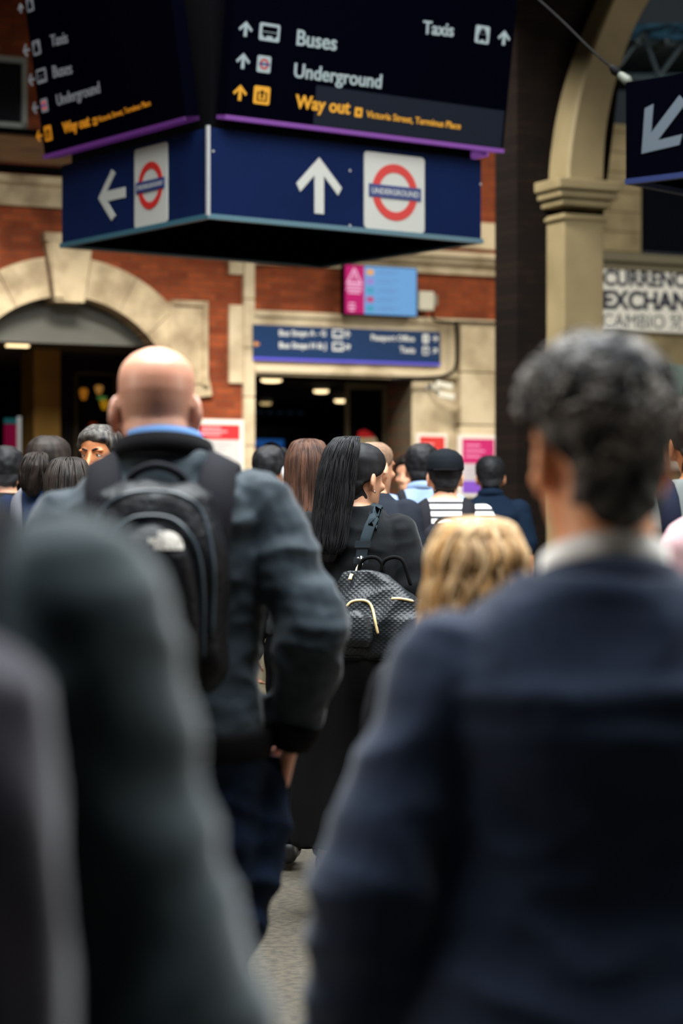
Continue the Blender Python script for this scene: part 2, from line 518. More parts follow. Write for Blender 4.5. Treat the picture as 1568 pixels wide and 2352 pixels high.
# room behind the arched opening and passage behind the square opening
bm = NB(); box(bm, -9, -.25, .6, 12, 3.40, 3.55); tag(wroot('ceiling', bm, M_soffit))
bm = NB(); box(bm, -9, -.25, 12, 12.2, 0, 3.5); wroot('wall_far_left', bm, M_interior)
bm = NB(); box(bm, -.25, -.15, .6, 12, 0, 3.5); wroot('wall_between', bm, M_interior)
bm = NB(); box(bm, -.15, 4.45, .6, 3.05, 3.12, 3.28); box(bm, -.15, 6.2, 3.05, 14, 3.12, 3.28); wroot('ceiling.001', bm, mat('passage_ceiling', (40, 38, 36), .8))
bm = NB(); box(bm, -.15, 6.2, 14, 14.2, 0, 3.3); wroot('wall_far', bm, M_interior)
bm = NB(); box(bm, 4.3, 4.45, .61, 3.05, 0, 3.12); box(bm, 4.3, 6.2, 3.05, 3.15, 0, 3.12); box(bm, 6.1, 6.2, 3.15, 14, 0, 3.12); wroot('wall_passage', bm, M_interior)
bm = NB()
F = WF(-2.4)
a0, _ = F.px(78, 900); a1, _ = F.px(139, 900)
box(bm, a0, a1, 2.4, 2.9, 0, 3.4); bevel(bm, .01); wroot('column', bm, M_ochre)
F = WF(-3.0); a0, _ = F.px(139, 900)
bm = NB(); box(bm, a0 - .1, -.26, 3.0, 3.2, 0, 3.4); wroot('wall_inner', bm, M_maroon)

# upper window at the left
F = WF(.05)
bm = NB(); n = 0
x0, z0 = F.px(-150, 300); x1, _ = F.px(62, 300); _, z1 = F.px(30, 143)
z0 = 5.56
for (a, b, c, d) in ((x0, x1, z0, z0 + .06), (x0, x1, z1, z1 + .06), (x1 - .055, x1, z0, z1), (x0, x0 + .055, z0, z1), ((x0 + x1) / 2 - .03, (x0 + x1) / 2 + .03, z0, z1)):
    box(bm, a, b, -.06, .02, c, d)
wf = wroot('window_1', bm, M_frame)
bm = NB(); box(bm, x0, x1, -.02, 0.0, z0, z1); obj('window_pane', bm, M_glass_dark, wf)

# pier, column and arch rib on the right
PO = at(1295, CY, 20.0); PO = Vector((PO.x, PO.y, 0))
def PF(off=0.0): return Face((0, -off, 0), (1, 0, 0), (0, 0, 1), None, PO, WR)
def proot(name, bm, m, smooth=False):
    o = obj(name, bm, m, smooth=smooth); o.location = PO; o.rotation_euler = (0, 0, WR); o['kind'] = 'structure'
    return o
F = PF(0)
cw = F.px(1386, 600)[0]
zc = F.px(1300, 412)[1]
bm = NB(); box(bm, 0, cw, 0, .42, 0, zc - .30); bevel(bm, .012)
for (g, a, b) in ((.03, .36, .32), (.06, .24, .18), (.10, .17, .11), (.13, .10, .0)):
    b2 = NB(); box(b2, -g, cw + g, -g, .42 + g, zc - a, zc - b); bevel(b2, .02)
    d = bpy.data.meshes.new('t'); b2.to_mesh(d); b2.free(); bm.from_mesh(d)
proot('column.001', bm, M_render)
left = [(1300, 412), (1301, 380), (1306, 330), (1315, 270), (1327, 215), (1345, 150), (1368, 85), (1404, 0), (1450, -90), (1530, -190)]
right = [(1384, 412), (1386, 360), (1391, 300), (1401, 240), (1414, 185), (1434, 120), (1458, 60), (1490, 0), (1540, -75), (1620, -150)]
Lp = [F.px(*p) for p in left]; Rp = [F.px(*p) for p in right]
Lp = [(v.x, v.y) for v in resample([Vector((a, b, 0)) for a, b in Lp], 24)]; Rp = [(v.x, v.y) for v in resample([Vector((a, b, 0)) for a, b in Rp], 24)]
bm = NB(); rings = []
for l, r in zip(Lp, Rp):
    rings.append([(l[0], 0, l[1]), (l[0] + .02, -.03, l[1]), (r[0] - .02, -.03, r[1]), (r[0], 0, r[1]), (r[0], .42, r[1]), (l[0], .42, l[1])])
rings_to_mesh(bm, rings); n_trim[0] += 1; proot('trim_%d' % n_trim[0], bm, M_render)
sl = PF(-.3).px(1187, 600)[0]
bm = NB(); spts = [(sl, 0), (.02, 0), (.02, zc)] + [(x + .02, z) for x, z in Lp] + [(Lp[-1][0], 7.6), (sl, 7.6)]
lo = [bm.verts.new((x, .3, z)) for x, z in spts]; hi = [bm.verts.new((x, .7, z)) for x, z in spts]
bm.faces.new(lo); bm.faces.new(list(reversed(hi)))
for i in range(len(spts)): bm.faces.new((lo[i], lo[(i + 1) % len(spts)], hi[(i + 1) % len(spts)], hi[i]))
bmesh.ops.triangulate(bm, faces=bm.faces)
proot('wall_pier', bm, M_shadow_brick)

# wall beyond the arcade on the right
def QF(off=0.0): return WF(-2.6 + off)
F = QF(0)
a0 = F.px(1360, 500)[0]; a1 = F.px(2500, 500)[0]; zt = F.px(1400, 283)[1]
w0, wz0 = F.px(1472, 585); _, wz1 = F.px(1472, 300)
pierced('wall_right', [(a0, 0), (a1, 0), (a1, zt), (a0, zt)], [[(w0, wz0), (a1 - .2, wz0), (a1 - .2, zt - .25), (w0, zt - .25)]], .4, mat('painted_stone', (148, 134, 100), .85, (112, 100, 74), 2.0, bump=.2, bump_scale=20), y0=2.6)
bm = NB()
for i, z in enumerate(np.arange(wz0 + .02, zt - .1, .27)):
    box(bm, a0, w0 - .02, 2.59, 2.62, z, z + .015)
n_trim[0] += 1; wroot('trim_%d' % n_trim[0], bm, M_joint)
bm = NB(); box(bm, a0, a1, 2.35, 2.62, wz0 - .14, wz0 - .02); box(bm, a0, a1, 2.45, 2.62, wz0 - .24, wz0 - .14); bevel(bm, .015)
n_trim[0] += 1; wroot('trim_%d' % n_trim[0], bm, mat('grey_ledge', (104, 98, 78), .8))
bm = NB(); xs = np.linspace(w0, a1 - .2, 10)
for x in xs: box(bm, x - .03, x + .03, 2.66, 2.74, wz0, zt - .25)
for z in (wz0 + .03, zt - .28): box(bm, w0, a1 - .2, 2.66, 2.74, z - .03, z + .03)
wf = wroot('window_2', bm, mat('window_frame_dark', (30, 34, 44), .5))
bm = NB(); box(bm, w0, a1 - .2, 2.70, 2.72, wz0, zt - .25); obj('window_pane', bm, M_glass_dark, wf)

# unseen slabs added to shade wall and column, and the glazed roof that shows through the arcade
bm = NB(); box(bm, -14, 3.6, 22, 34, 7.6, 7.9); 
for i in range(20):
    xa, xb = -14 + i * .9, -14 + (i + 1) * .9; ya = 20.3 + max(0, (xa + 6)) * .17; zb_ = EYE + .2306 * (ya + .2) + .03
    box(bm, xa, xb, ya, ya + .2, zb_, 8.6)
box(bm, .9, 5.2, 14, 21, 6.42, 6.6)
tag(obj('shade_slabs', bm, mat('shade_slab_dark', (16, 15, 15), .9)), kind='structure')
bm = NB()
zr = 7.4
for i in range(12):
    y = 28 + i * 1.1
    tube(bm, [(3, y, zr + i * .16), (9, y + .6, zr + i * .16)], .05, 6)
for i in range(16):
    x = 3.3 + i * .36
    tube(bm, [(x, 27.5, zr - .1), (x + .8, 40, zr + 1.75)], .035, 6)
for i in range(9):
    x = 3.4 + i * .6
    tube(bm, [(x, 28.0, zr - .45), (x + .4, 28.0, zr + .1)], .03, 6); tube(bm, [(x + .4, 28.0, zr + .1), (x + .6, 28.0, zr - .45)], .03, 6)
tube(bm, [(3, 28.0, zr - .45), (9.5, 28.3, zr - .45)], .05, 6)
tag(obj('roof_truss', bm, mat('truss_steel', (30, 44, 50), .5)), kind='structure')
bm = NB()
V = [bm.verts.new(p) for p in ((3, 27, zr), (10, 27, zr), (10, 41, zr + 2.0), (3, 41, zr + 2.0))]; bm.faces.new(V)
bmesh.ops.solidify(bm, geom=bm.faces[:], thickness=.02)
m = mat('roof_glass', (34, 66, 82), .3, (4, 8, 12), 1.3, stretch=(3, .6, 1), lo=.42, hi=.56)
nt = m.node_tree; b = nt.nodes['Principled BSDF']
b.inputs['Emission Strength'].default_value = .5
for l in list(nt.links):
    if l.to_socket == b.inputs['Base Color']: nt.links.new(l.from_socket, b.inputs['Emission Color'])
tag(obj('roof_glass', bm, m), kind='structure')

# ---------------------------------------------------------------- hanging direction sign
A = at(478, 495, 14.0); SRZ = math.atan2(1.3, 1.803)
SL, SD, SH = 2.22, 1.91, .557
root = empty('hanging_direction_sign', A, SRZ)
tag(root, 'large navy four-sided hanging sign with arrows and red ring symbols under black lit panels', 'sign')
bm = NB(); box(bm, 0, SL, 0, SD, 0, SH)
obj('sign_box', bm, M_navy, root)
bm = NB()
for (x0, x1, y0, y1) in ((-.012, SL + .012, -.012, .02), (-.012, SL + .012, SD - .02, SD + .012), (-.012, .02, .02, SD - .02), (SL - .02, SL + .012, .02, SD - .02)):
    box(bm, x0, x1, y0, y1, -.02, .012)
obj('bottom_edge', bm, M_edge, root)
bm = NB(); box(bm, .02, SL - .02, .02, SD - .02, -.004, -.001); obj('soffit', bm, M_navy_dark, root)
bm = NB(); box(bm, -.015, .006, -.015, .006, 0, SH + .01); obj('corner_strip', bm, M_edgewhite, root)
FR = Face((0, -.001, 0), (1, 0, 0), (0, 0, 1), root, A, SRZ)
FL = Face((-.001, SD, 0), (0, -1, 0), (0, 0, 1), root, A, SRZ)

def roundel(F, l, t, r, b, parent, letters=True):
    """white plate with the red ring and the blue bar"""
    c = F.px((l + r) / 2, (t + b) / 2)
    a0 = F.px(l, (t + b) / 2)[0]; a1 = F.px(r, (t + b) / 2)[0]
    h = .5 * (abs(F.px(l, t)[1] - F.px(l, b)[1]) + abs(F.px(r, t)[1] - F.px(r, b)[1]))
    w = a1 - a0; cx, cy = (a0 + a1) / 2, c[1]
    bm = NB(); F.rect(bm, a0, cy - h / 2, a1, cy + h / 2, 0, .008, rad=w * .05)
    p = obj('roundel_plate', bm, M_signwhite, parent)
    ro = w * .375
    bm = NB(); F.ring(bm, cx, cy, ro * .70, ro, .008, .004); obj('red_ring', bm, M_ringred, p)
    bm = NB(); F.rect(bm, cx - w * .43, cy - w * .085, cx + w * .43, cy + w * .085, .008, .008); obj('name_bar', bm, M_barblue, p)
    me = text_mesh('UNDERGROUND', .012); xs = [v.co.x for v in me.vertices]; k = w * .78 / (max(xs) - min(xs))
    me.transform(F.mat(cx - w * .39, cy - k * .36, .016) @ Matrix.Diagonal((k, k, .03, 1)) @ Matrix.Translation((-min(xs), 0, 0)))
    obj('lettering', me, M_signwhite, p)
    return p
roundel(FR, 835, 355, 973, 530, root)
roundel(FL, 311, 335, 386, 517, root)
def arrow_on(F, x0, y0, x1, y1, ang, m, parent, name='arrow', lift=.0, t=.006):
    c = F.px((x0 + x1) / 2, (y0 + y1) / 2)
    mid = ((x0 + x1) / 2, (y0 + y1) / 2)
    h = abs(F.px(mid[0], y0)[1] - F.px(mid[0], y1)[1]); w = abs(F.px(x0, mid[1])[0] - F.px(x1, mid[1])[0])
    bm = NB()
    if ang in (90, -90): F.arrow(bm, c[0], c[1], w, ang, lift, t, wide=h / w / .84)
    else: F.arrow(bm, c[0], c[1], h, ang, lift, t, wide=w / h / .84)
    return obj(name, bm, m, parent)
arrow_on(FR, 680, 362, 784, 491, 0, M_signwhite, root)
arrow_on(FL, 227, 390, 288, 507, 90, M_signwhite, root)
for (px, py) in ((803, 392), (803, 518), (1103, 423), (489, 347)):
    a, b = FR.px(px, py); bm = NB(); FR.ring(bm, a, b, .001, .008, 0, .004, n=10); obj('screw', bm, M_edgewhite, root)

# lit upper panels, leaning out over the box
bm = NB(); box(bm, .05, SL - .05, .05, SD - .05, SH, 2.1); obj('panel_core', bm, M_black, root)
tl = R(8.5)
def panel(name, o, r, nrm, L, H):
    u = (Vector((0, 0, 1)) * math.cos(tl) + Vector(nrm) * math.sin(tl))
    F = Face(o, r, u, root, A, SRZ)
    bm = NB(); F.rect(bm, 0, 0, L, H, -.10, .10)
    p = obj(name, bm, M_navy_dark, root)
    return F, p
zb = SH + .045
FUR, PR = panel('display_panel', (.06, -.10, zb), (1, 0, 0), (0, -1, 0), SL + .05, 1.5)
FUL, PL = panel('display_panel', (-.10, SD + .06, zb), (0, -1, 0), (-1, 0, 0), SD - .06 + .02, 1.5)
FUX, PX = panel('display_panel', (SL + .1, .06, zb), (0, 1, 0), (1, 0, 0), SD, 1.5)
bm = NB(); FUR.rect(bm, 0, 0, SL + .05, .026, -.10, .115); obj('light_strip', bm, M_purple, PR)
bm = NB(); FUL.rect(bm, 0, 0, SD - .04, .026, -.10, .115); obj('light_strip', bm, M_purple_side, PL)
bm = NB(); FUX.rect(bm, 0, 0, SD, .026, -.10, .115); obj('light_strip', bm, M_purple, PX)
lf = .016
def icon(F, kind, l, t, r, b, m, parent, md=M_navy_dark):
    c = F.px((l + r) / 2, (t + b) / 2)
    w = abs(F.px(r, (t + b) / 2)[0] - F.px(l, (t + b) / 2)[0]); h = abs(F.px((l + r) / 2, t)[1] - F.px((l + r) / 2, b)[1])
    cx, cy = c
    bm = NB(); F.rect(bm, cx - w / 2, cy - h / 2, cx + w / 2, cy + h / 2, .0, .004, rad=min(w, h) * .12)
    p = obj('pictogram', bm, m, parent)
    q = NB(); X = lambda a: cx + a * w / 2; Y = lambda a: cy + a * h / 2
    if kind == 'bus':
        F.rect(q, X(-.74), Y(.05), X(.74), Y(.66), .004, .003, rad=h * .04); F.rect(q, X(-.74), Y(-.42), X(.74), Y(-.02), .004, .003)
        for a in (-.45, .45): F.ring(q, X(a), Y(-.46), h * .02, h * .11, .004, .003, 12)
        for a in (-.55, -.18, .18, .55): F.rect(q, X(a - .13), Y(.2), X(a + .13), Y(.5), .0072, .002)
    elif kind == 'taxi':
        F.rect(q, X(-.6), Y(-.6), X(.6), Y(.05), .004, .003, rad=h * .05); F.poly(q, ((X(-.5), Y(.08)), (X(.5), Y(.08)), (X(.34), Y(.5)), (X(-.34), Y(.5))), .004, .003)
        F.rect(q, X(-.25), Y(.55), X(.25), Y(.72), .004, .003)
        for a in (-.42, .42): F.rect(q, X(a - .14), Y(-.78), X(a + .14), Y(-.6), .004, .003)
    elif kind == 'exit':
        F.poly(q, ((X(0), Y(.62)), (X(.34), Y(.22)), (X(.12), Y(.22)), (X(.12), Y(-.35)), (X(-.12), Y(-.35)), (X(-.12), Y(.22)), (X(-.34), Y(.22))), .004, .003)
        for (a0, b0, a1, b1) in ((-.62, -.66, .62, -.52), (-.62, -.6, -.46, .3), (.46, -.6, .62, .3), (-.62, .22, -.3, .34), (.3, .22, .62, .34)):
            F.rect(q, X(a0), Y(b0), X(a1), Y(b1), .004, .003)
    elif kind == 'ring':
        F.ring(q, cx, cy, w * .2, w * .34, .004, .003, 24)
    elif kind == 'square':
        F.rect(q, X(-.3), Y(-.45), X(.3), Y(.45), .004, .003, rad=w * .15)
    o = obj('symbol', q, M_ledred if kind == 'ring' else md, parent)
    if kind == 'ring':
        q = NB(); F.rect(q, X(-.8), Y(-.13), X(.8), Y(.13), .0072, .003); obj('symbol', q, M_ledblue, parent)
    return p
arrow_on(FUR, 548, 49, 579, 84, 0, M_ledwhite, PR); icon(FUR, 'bus', 595, 54, 642, 95, M_ledwhite, PR)
write(FUR, 'lettering', 'Buses', (680, 103), (771, 116), M_ledwhite, PR, .012)
arrow_on(FUR, 542, 122, 573, 158, 0, M_ledwhite, PR); icon(FUR, 'ring', 590, 128, 621, 167, M_ledwhite, PR)
write(FUR, 'lettering', 'Underground', (674, 177), (874, 203), M_ledwhite, PR, .012)
arrow_on(FUR, 535, 195, 566, 231, 0, M_ledamber, PR); icon(FUR, 'exit', 582, 198, 619, 240, M_ledamber, PR)
write(FUR, 'lettering', 'Way out', (677, 247), (802, 262), M_ledamber, PR, .02)
icon(FUR, 'square', 814, 247, 831, 269, M_ledamber, PR)
write(FUR, 'lettering', 'Victoria Street, Terminus Place', (840, 269), (1056, 297), M_ledamber, PR, .006)
write(FUR, 'lettering', 'Taxis', (970, 77), (1040, 84), M_ledwhite, PR, .012)
icon(FUR, 'taxi', 1091, 59, 1123, 100, M_ledwhite, PR); arrow_on(FUR, 1143, 70, 1170, 104, 0, M_ledwhite, PR)
bm = NB(); a0, b0 = FUR.px(700, 262); a1, _ = FUR.px(1150, 300); FUR.rect(bm, FUR.px(720, 270)[0], .03, SL + .03, FUR.px(900, 262)[1] + .12, .0, .002)
obj('lit_row', bm, mat('led_row', (4, 16, 30), .5, emit=1, glow=True, spec=.05), PR)
W2, A2 = M_ledwhite_side, M_ledamber_side
arrow_on(FUL, 54, 101, 68, 131, 90, W2, PL); icon(FUL, 'taxi', 76, 92, 93, 127, W2, PL); write(FUL, 'lettering', 'Taxis', (119, 107), (157, 98), W2, PL, .0)
arrow_on(FUL, 66, 169, 80, 198, 90, W2, PL); icon(FUL, 'bus', 85, 157, 107, 191, W2, PL); write(FUL, 'lettering', 'Buses', (124, 179), (167, 169), W2, PL, .0)
arrow_on(FUL, 75, 234, 88, 262, 90, W2, PL); icon(FUL, 'ring', 95, 226, 110, 258, W2, PL); write(FUL, 'lettering', 'Underground', (133, 243), (231, 213), W2, PL, .0)
arrow_on(FUL, 84, 299, 97, 326, 90, A2, PL); icon(FUL, 'exit', 103, 288, 119, 324, A2, PL); write(FUL, 'lettering', 'Way out', (147, 306), (208, 289), A2, PL, .02)
icon(FUL, 'square', 214, 270, 223, 288, A2, PL); write(FUL, 'lettering', 'Victoria Street, Terminus Place', (227, 281), (347, 242), A2, PL, .0)
arrow_on(FUL, 42, 8, 54, 30, 0, W2, PL); icon(FUL, 'taxi', 62, -6, 77, 27, W2, PL)
# hanger rods up to the roof
bm = NB()
for (x, y) in ((.4, .4), (SL - .4, .4), (.4, SD - .4), (SL - .4, SD - .4)): tube(bm, [(x, y, 2.05), (x, y, 6.2)], .03, 8)
obj('hanger_rod', bm, M_black, root)

# second hanging sign, at the right edge
B = at(1436, 424, 12.0); BRZ = R(-42)
root = empty('hanging_arrow_sign', B, BRZ)
tag(root, 'black hanging sign with one pale diagonal arrow beside the cream arch', 'sign')
FB = Face((0, 0, 0), (1, 0, 0), (0, 0, 1), root, B, BRZ)
hB = FB.px(1440, 188)[1]
bm = NB(); box(bm, 0, 1.4, 0, .9, .03, hB); bevel(bm, .006); obj('sign_box', bm, mat('sign_black_blue', (2, 2, 6), .9, spec=.0), root)
bm = NB(); box(bm, 0, 1.4, -.006, .03, 0, .03); box(bm, 0, .03, .03, .9, 0, .03); box(bm, 1.37, 1.4, .03, .9, 0, .03); box(bm, .03, 1.37, .87, .9, 0, .03); obj('bottom_edge', bm, mat('sign_edge_blue', (15, 28, 66), .4), root)
bm = NB(); c = FB.px(1521, 291); FB.arrow(bm, c[0], c[1], .37, 135, .0, .006, wide=1.0); obj('arrow', bm, mat('sign_arrow_grey', (60, 68, 76), .5), root)
bm = NB()
for x in (.2, 1.2): tube(bm, [(x, .45, hB), (x, .45, 6.2)], .025, 8)
obj('hanger_rod', bm, M_black, root)
# cable with a strainer tied to it
p0 = at(1215, -20, 13.0); p1 = at(1358, 115, 12.6); p2 = at(1408, 158, 12.5); p3 = at(1446, 186, 12.45)
bm = NB(); tube(bm, [p0, at(1290, 48, 12.8), p1, p2, p3], .007, 8, m=14); co = obj('cable', bm, M_cable, smooth=True)
tag(co, 'thin dark stay cable running down to the black arrow sign', 'cable')
bm = NB(); tube(bm, [at(1406, 156, 12.5), at(1412, 161, 12.5), at(1424, 172, 12.5)], [.02, .03, .018], 10); obj('turnbuckle', bm, M_cable, co, True)
bm = NB(); tube(bm, [at(1426, 174, 12.48), at(1440, 185, 12.45)], [.024, .03], 10); obj('pale_clamp', bm, mat('pale_clamp', (74, 78, 68), .6), co, True)

# ---------------------------------------------------------------- things on the walls
def wthing(name, px, py, label, cat, off=0.0, group=None):
    a, b = WF(off).px(px, py)
    p = WO + Matrix.Rotation(WR, 3, 'Z') @ Vector((a, -off, b))
    o = empty(name, p, WR); tag(o, label, cat, group)
    return o, p
def LF(o, p, off=0.0): return Face((0, -off, 0), (1, 0, 0), (0, 0, 1), o, p, WR)

# passage sign over the opening
o, p = wthing('passage_sign', 582, 820, 'long blue sign with white bus stop names over the dark passage', 'sign', .1)
F = LF(o, p, .0); a1 = F.px(1011, 790)[0]; h = F.px(590, 745)[1]
bm = NB(); box(bm, 0, a1, 0, .06, 0, h); bevel(bm, .006); obj('sign_panel', bm, mat('passage_blue', (10, 42, 80), .5, spec=.2), o)
bm = NB(); box(bm, 0, a1, -.006, .06, -.03, 0); obj('purple_edge', bm, mat('sign_purple', (72, 66, 176), .5, emit=.15), o)
for (s, l, r) in (('Bus Stops A - G', (641, 771), (748, 772)), ('Bus Stops H & J', (641, 799), (748, 801)), ('Passport Office', (852, 781), (951, 784)), ('Taxis', (917, 809), (952, 811))):
    write(F, 'lettering', s, l, r, M_white, o, .02)
for (l, t, r, b, k) in ((763, 757, 788, 777, 'bus'), (763, 786, 788, 806, 'bus'), (970, 768, 984, 788, 'square'), (970, 796, 984, 815, 'taxi')):
    icon(F, k, l, t, r, b, M_white, o, mat('passage_blue', (16, 52, 96)))
for (l, t, r, b, a) in ((792, 759, 803, 777, 0), (792, 788, 803, 806, -60), (993, 769, 1004, 786, -90), (993, 796, 1004, 815, -45)):
    c = F.px((l + r) / 2, (t + b) / 2); bm = NB(); F.arrow(bm, c[0], c[1], .085, a, 0, .005); obj('arrow', bm, M_white, o)
c = F.px(585, 790); bm = NB(); F.arrow(bm, c[0] + .02, c[1], .07, 90, 0, .005); obj('arrow', bm, mat('amber_paint', (232, 150, 50), .5), o)

# display screen on the brick
o, p = wthing('display_screen', 790, 722, 'wall screen with magenta warning strip and pale blue list beside it', 'screen', .22)
F = LF(o, p); w = F.px(958, 727)[0]; h = F.px(800, 606)[1]
bm = NB(); box(bm, 0, w, 0, .09, 0, h); bevel(bm, .008); obj('screen_case', bm, M_black, o)
wm = F.px(836, 700)[0]
bm = NB(); F.rect(bm, .012, .014, wm, h - .014, 0, .003); obj('magenta_panel', bm, mat('screen_magenta', (190, 18, 104), .5, spec=.1, emit=1, glow=True), o)
bm = NB(); F.rect(bm, wm, .014, w - .012, h - .014, 0, .003); obj('list_panel', bm, mat('screen_blue', (108, 162, 214), .5, spec=.1, emit=1, glow=True), o)
ms = mat('screen_white', (236, 168, 204), .4, emit=1, glow=True)
bm = NB(); cx = wm * .5; zt = h * .86
for (a, b) in (((cx - .085, zt - .13), (cx, zt + .03)), ((cx, zt + .03), (cx + .085, zt - .13)), ((cx - .085, zt - .13), (cx + .085, zt - .13))):
    d = Vector((b[0] - a[0], b[1] - a[1])); q = Vector((-d.y, d.x)).normalized() * .011
    F.poly(bm, ((a[0] - q.x, a[1] - q.y), (b[0] - q.x, b[1] - q.y), (b[0] + q.x, b[1] + q.y), (a[0] + q.x, a[1] + q.y)), .003, .003)
F.rect(bm, cx - .008, zt - .1, cx + .008, zt - .03, .003, .003)
obj('warning_triangle', bm, ms, o)
bm = NB()
for i, (ww, zz) in enumerate(((.8, .60), (.72, .54), (.8, .48), (.6, .42), (.3, .20), (.36, .13), (.25, .07))):
    x0 = cx - wm * ww / 2 + (0 if i < 4 else -.03); F.rect(bm, x0, h * zz, x0 + wm * ww, h * zz + .02, .003, .003)
obj('lettering', bm, ms, o)
for i, c in enumerate(((222, 156, 70), (142, 116, 196), (22, 146, 176), (176, 36, 106), (22, 146, 176))):
    zz = h * (.80 - i * .18)
    bm = NB(); F.rect(bm, wm + .03, zz, wm + .12, zz + .065, .003, .003, rad=.015); obj('line_badge', bm, mat('badge_%d' % i, c, .4, emit=1, glow=True), o)
bm = NB()
for i in range(5):
    zz = h * (.80 - i * .18); F.rect(bm, wm + .15, zz + .02, wm + .15 + (.26, .2, .25, .22, .24)[i], zz + .036, .003, .003)
    F.rect(bm, wm + .2, zz + .045, wm + .2 + .25, zz + .058, .003, .003)
obj('text_lines', bm, mat('screen_text', (84, 132, 188), .4, emit=1, glow=True), o)

# loudspeaker box
o, p = wthing('wall_speaker', 962, 712, 'small off-white box mounted on the brick beside the screen', 'speaker', .2)
F = LF(o, p); w = F.px(997, 712)[0]; h = F.px(962, 668)[1]
bm = NB(); box(bm, 0, w, 0, .14, 0, h); bevel(bm, .015); obj('speaker_case', bm, mat('offwhite_plastic', (192, 186, 166), .5), o)
bm = NB(); box(bm, w, w + .06, .02, .2, .06, h - .03); bevel(bm, .01); obj('bracket', bm, mat('grey_plastic', (120, 112, 96), .6), o)

# cable along the stone
o, p = wthing('wall_cable', 1045, 742, 'black cable clipped across the lintel and down beside the blue sign', 'cable', .16)
F = LF(o, p); bm = NB()
def cab(pts, r=.016):
    tube(bm, [Vector((F.px(x, y)[0], 0, F.px(x, y)[1])) for x, y in pts], r, 8, m=30)
cab(((993, 712), (998, 735), (1046, 742)), .014)
cab(((1046, 742), (1049, 800), (1045, 845), (1020, 864), (970, 869), (900, 873)), .02)
cab(((1046, 740), (1100, 742), (1150, 744), (1186, 746)), .016)
obj('cable_run', bm, M_cable, o, True)

# cctv cluster
o, p = wthing('cctv_cluster', 1000, 890, 'pale camera cluster on a bracket on the stone jamb', 'security camera', .24)
F = LF(o, p); bm = NB()
tube(bm, [(-.02, .20, 0), (-.02, -.1, 0), (.1, -.12, .02)], .022, 8); obj('bracket', bm, M_white, o, True)
for (x, z, yaw) in ((-.09, -.02, 35), (.04, .02, -20), (.07, -.1, -30)):
    M = Matrix.Translation((x, -.13, z)) @ Matrix.Rotation(R(yaw), 4, 'Z') @ Matrix.Rotation(R(12), 4, 'Y')
    bm = NB(); box(bm, -.1, .1, -.035, .035, -.035, .035, M); bevel(bm, .01); c = obj('camera_body', bm, mat('camera_white', (196, 190, 172), .5), o)
    bm = NB(); tube(bm, [M @ Vector((-.1, 0, 0)), M @ Vector((-.115, 0, 0))], .026, 10, round_ends=False); obj('lens', bm, M_black, c)

# posters
def poster(px, l, t, r, b, label, head, body, hh, foot=None, off=.05):
    o, p = wthing('framed_poster', l, b, label, 'poster', off)
    F = LF(o, p); w = F.px(r, b)[0]; h = F.px(l, t)[1]
    bm = NB(); box(bm, 0, w, 0, .04, 0, h); bevel(bm, .006); obj('poster_frame', bm, mat('poster_frame', (214, 208, 196), .5), o)
    g = w * .09
    bm = NB(); F.rect(bm, g, g, w - g, h - g, 0, .002); pa = obj('poster_sheet', bm, mat('sheet_%s' % px, body, .6), o)
    bm = NB(); F.rect(bm, g, h - g - hh * h, w - g, h - g, .002, .002); obj('header_band', bm, mat('head_%s' % px, head, .5), pa)
    lt = mat('poster_text_%s' % px, tuple(min(255, int(c * .5 + 128)) for c in head), .6)
    bm = NB()
    for i in range(3):
        zz = h - g - hh * h * (.3 + .22 * i); F.rect(bm, w * .18, zz, w * (.55 + .12 * (i % 2)), zz + .02, .004, .002)
    obj('header_text', bm, lt, pa)
    bm = NB()
    for i in range(9):
        zz = h - g - hh * h - .06 - i * .05
        if zz > g + .03: F.rect(bm, w * .18, zz, w * (.74 - .1 * (i % 3)), zz + .012, .002, .002)
    obj('body_text', bm, mat('poster_print', (150, 146, 146), .6), pa)
    if foot:
        bm = NB(); F.rect(bm, g, g, w - g, g + h * foot[0], .004, .002); obj('footer_band', bm, mat('foot_%s' % px, foot[1], .6), pa)
    return o
poster('a', 440, 962, 561, 1180, 'white poster with red header in white frame on the brick beside the bald man', (180, 28, 34), (186, 182, 178), .16)
poster('b', 957, 995, 1027, 1150, 'framed poster with red upper half on the stone jamb below the cameras', (190, 40, 36), (204, 196, 186), .42)
poster('c', 1053, 998, 1142, 1142, 'framed poster with magenta upper half and violet foot on the stone pier', (184, 18, 96), (190, 180, 184), .40, (.2, (120, 70, 180)), off=.19)

# lamps in the passage and the arched room
def lamp(px, py, w, zc, m, label, group=None):
    d = FPX * (zc - EYE) / (CY - py); q = at(px, py, d)
    o = empty('ceiling_lamp', (q.x, q.y, zc), WR); tag(o, label, 'lamp', group)
    bm = NB(); loft(bm, [(0, 0, -.04, w * .40, w * .40), (0, 0, -.05, w * .5, w * .5), (0, 0, -.02, w * .56, w * .56), (0, 0, 0.0, w * .56, w * .56)], 24, 2.6); obj('housing', bm, M_white, o)
    bm = NB(); loft(bm, [(0, 0, -.085, w * .3, w * .3), (0, 0, -.075, w * .44, w * .44), (0, 0, -.045, w * .46, w * .46)], 24, 2.6); obj('diffuser', bm, m, o, True)
lamp(623, 862, .26, 3.11, M_lamp, 'bright oval ceiling lamp nearest the passage mouth', 'passage ceiling lamps')
lamp(737, 888, .20, 3.11, M_lamp, 'oval ceiling lamp deeper in the passage, middle of the ceiling', 'passage ceiling lamps')
lamp(785, 911, .22, 3.11, M_lamp, 'ceiling lamp just left of the cream door frame in the passage', 'passage ceiling lamps')
lamp(610, 917, .17, 3.11, M_lamp_dim, 'dim ceiling lamp deepest at the left side of the passage', 'passage ceiling lamps')
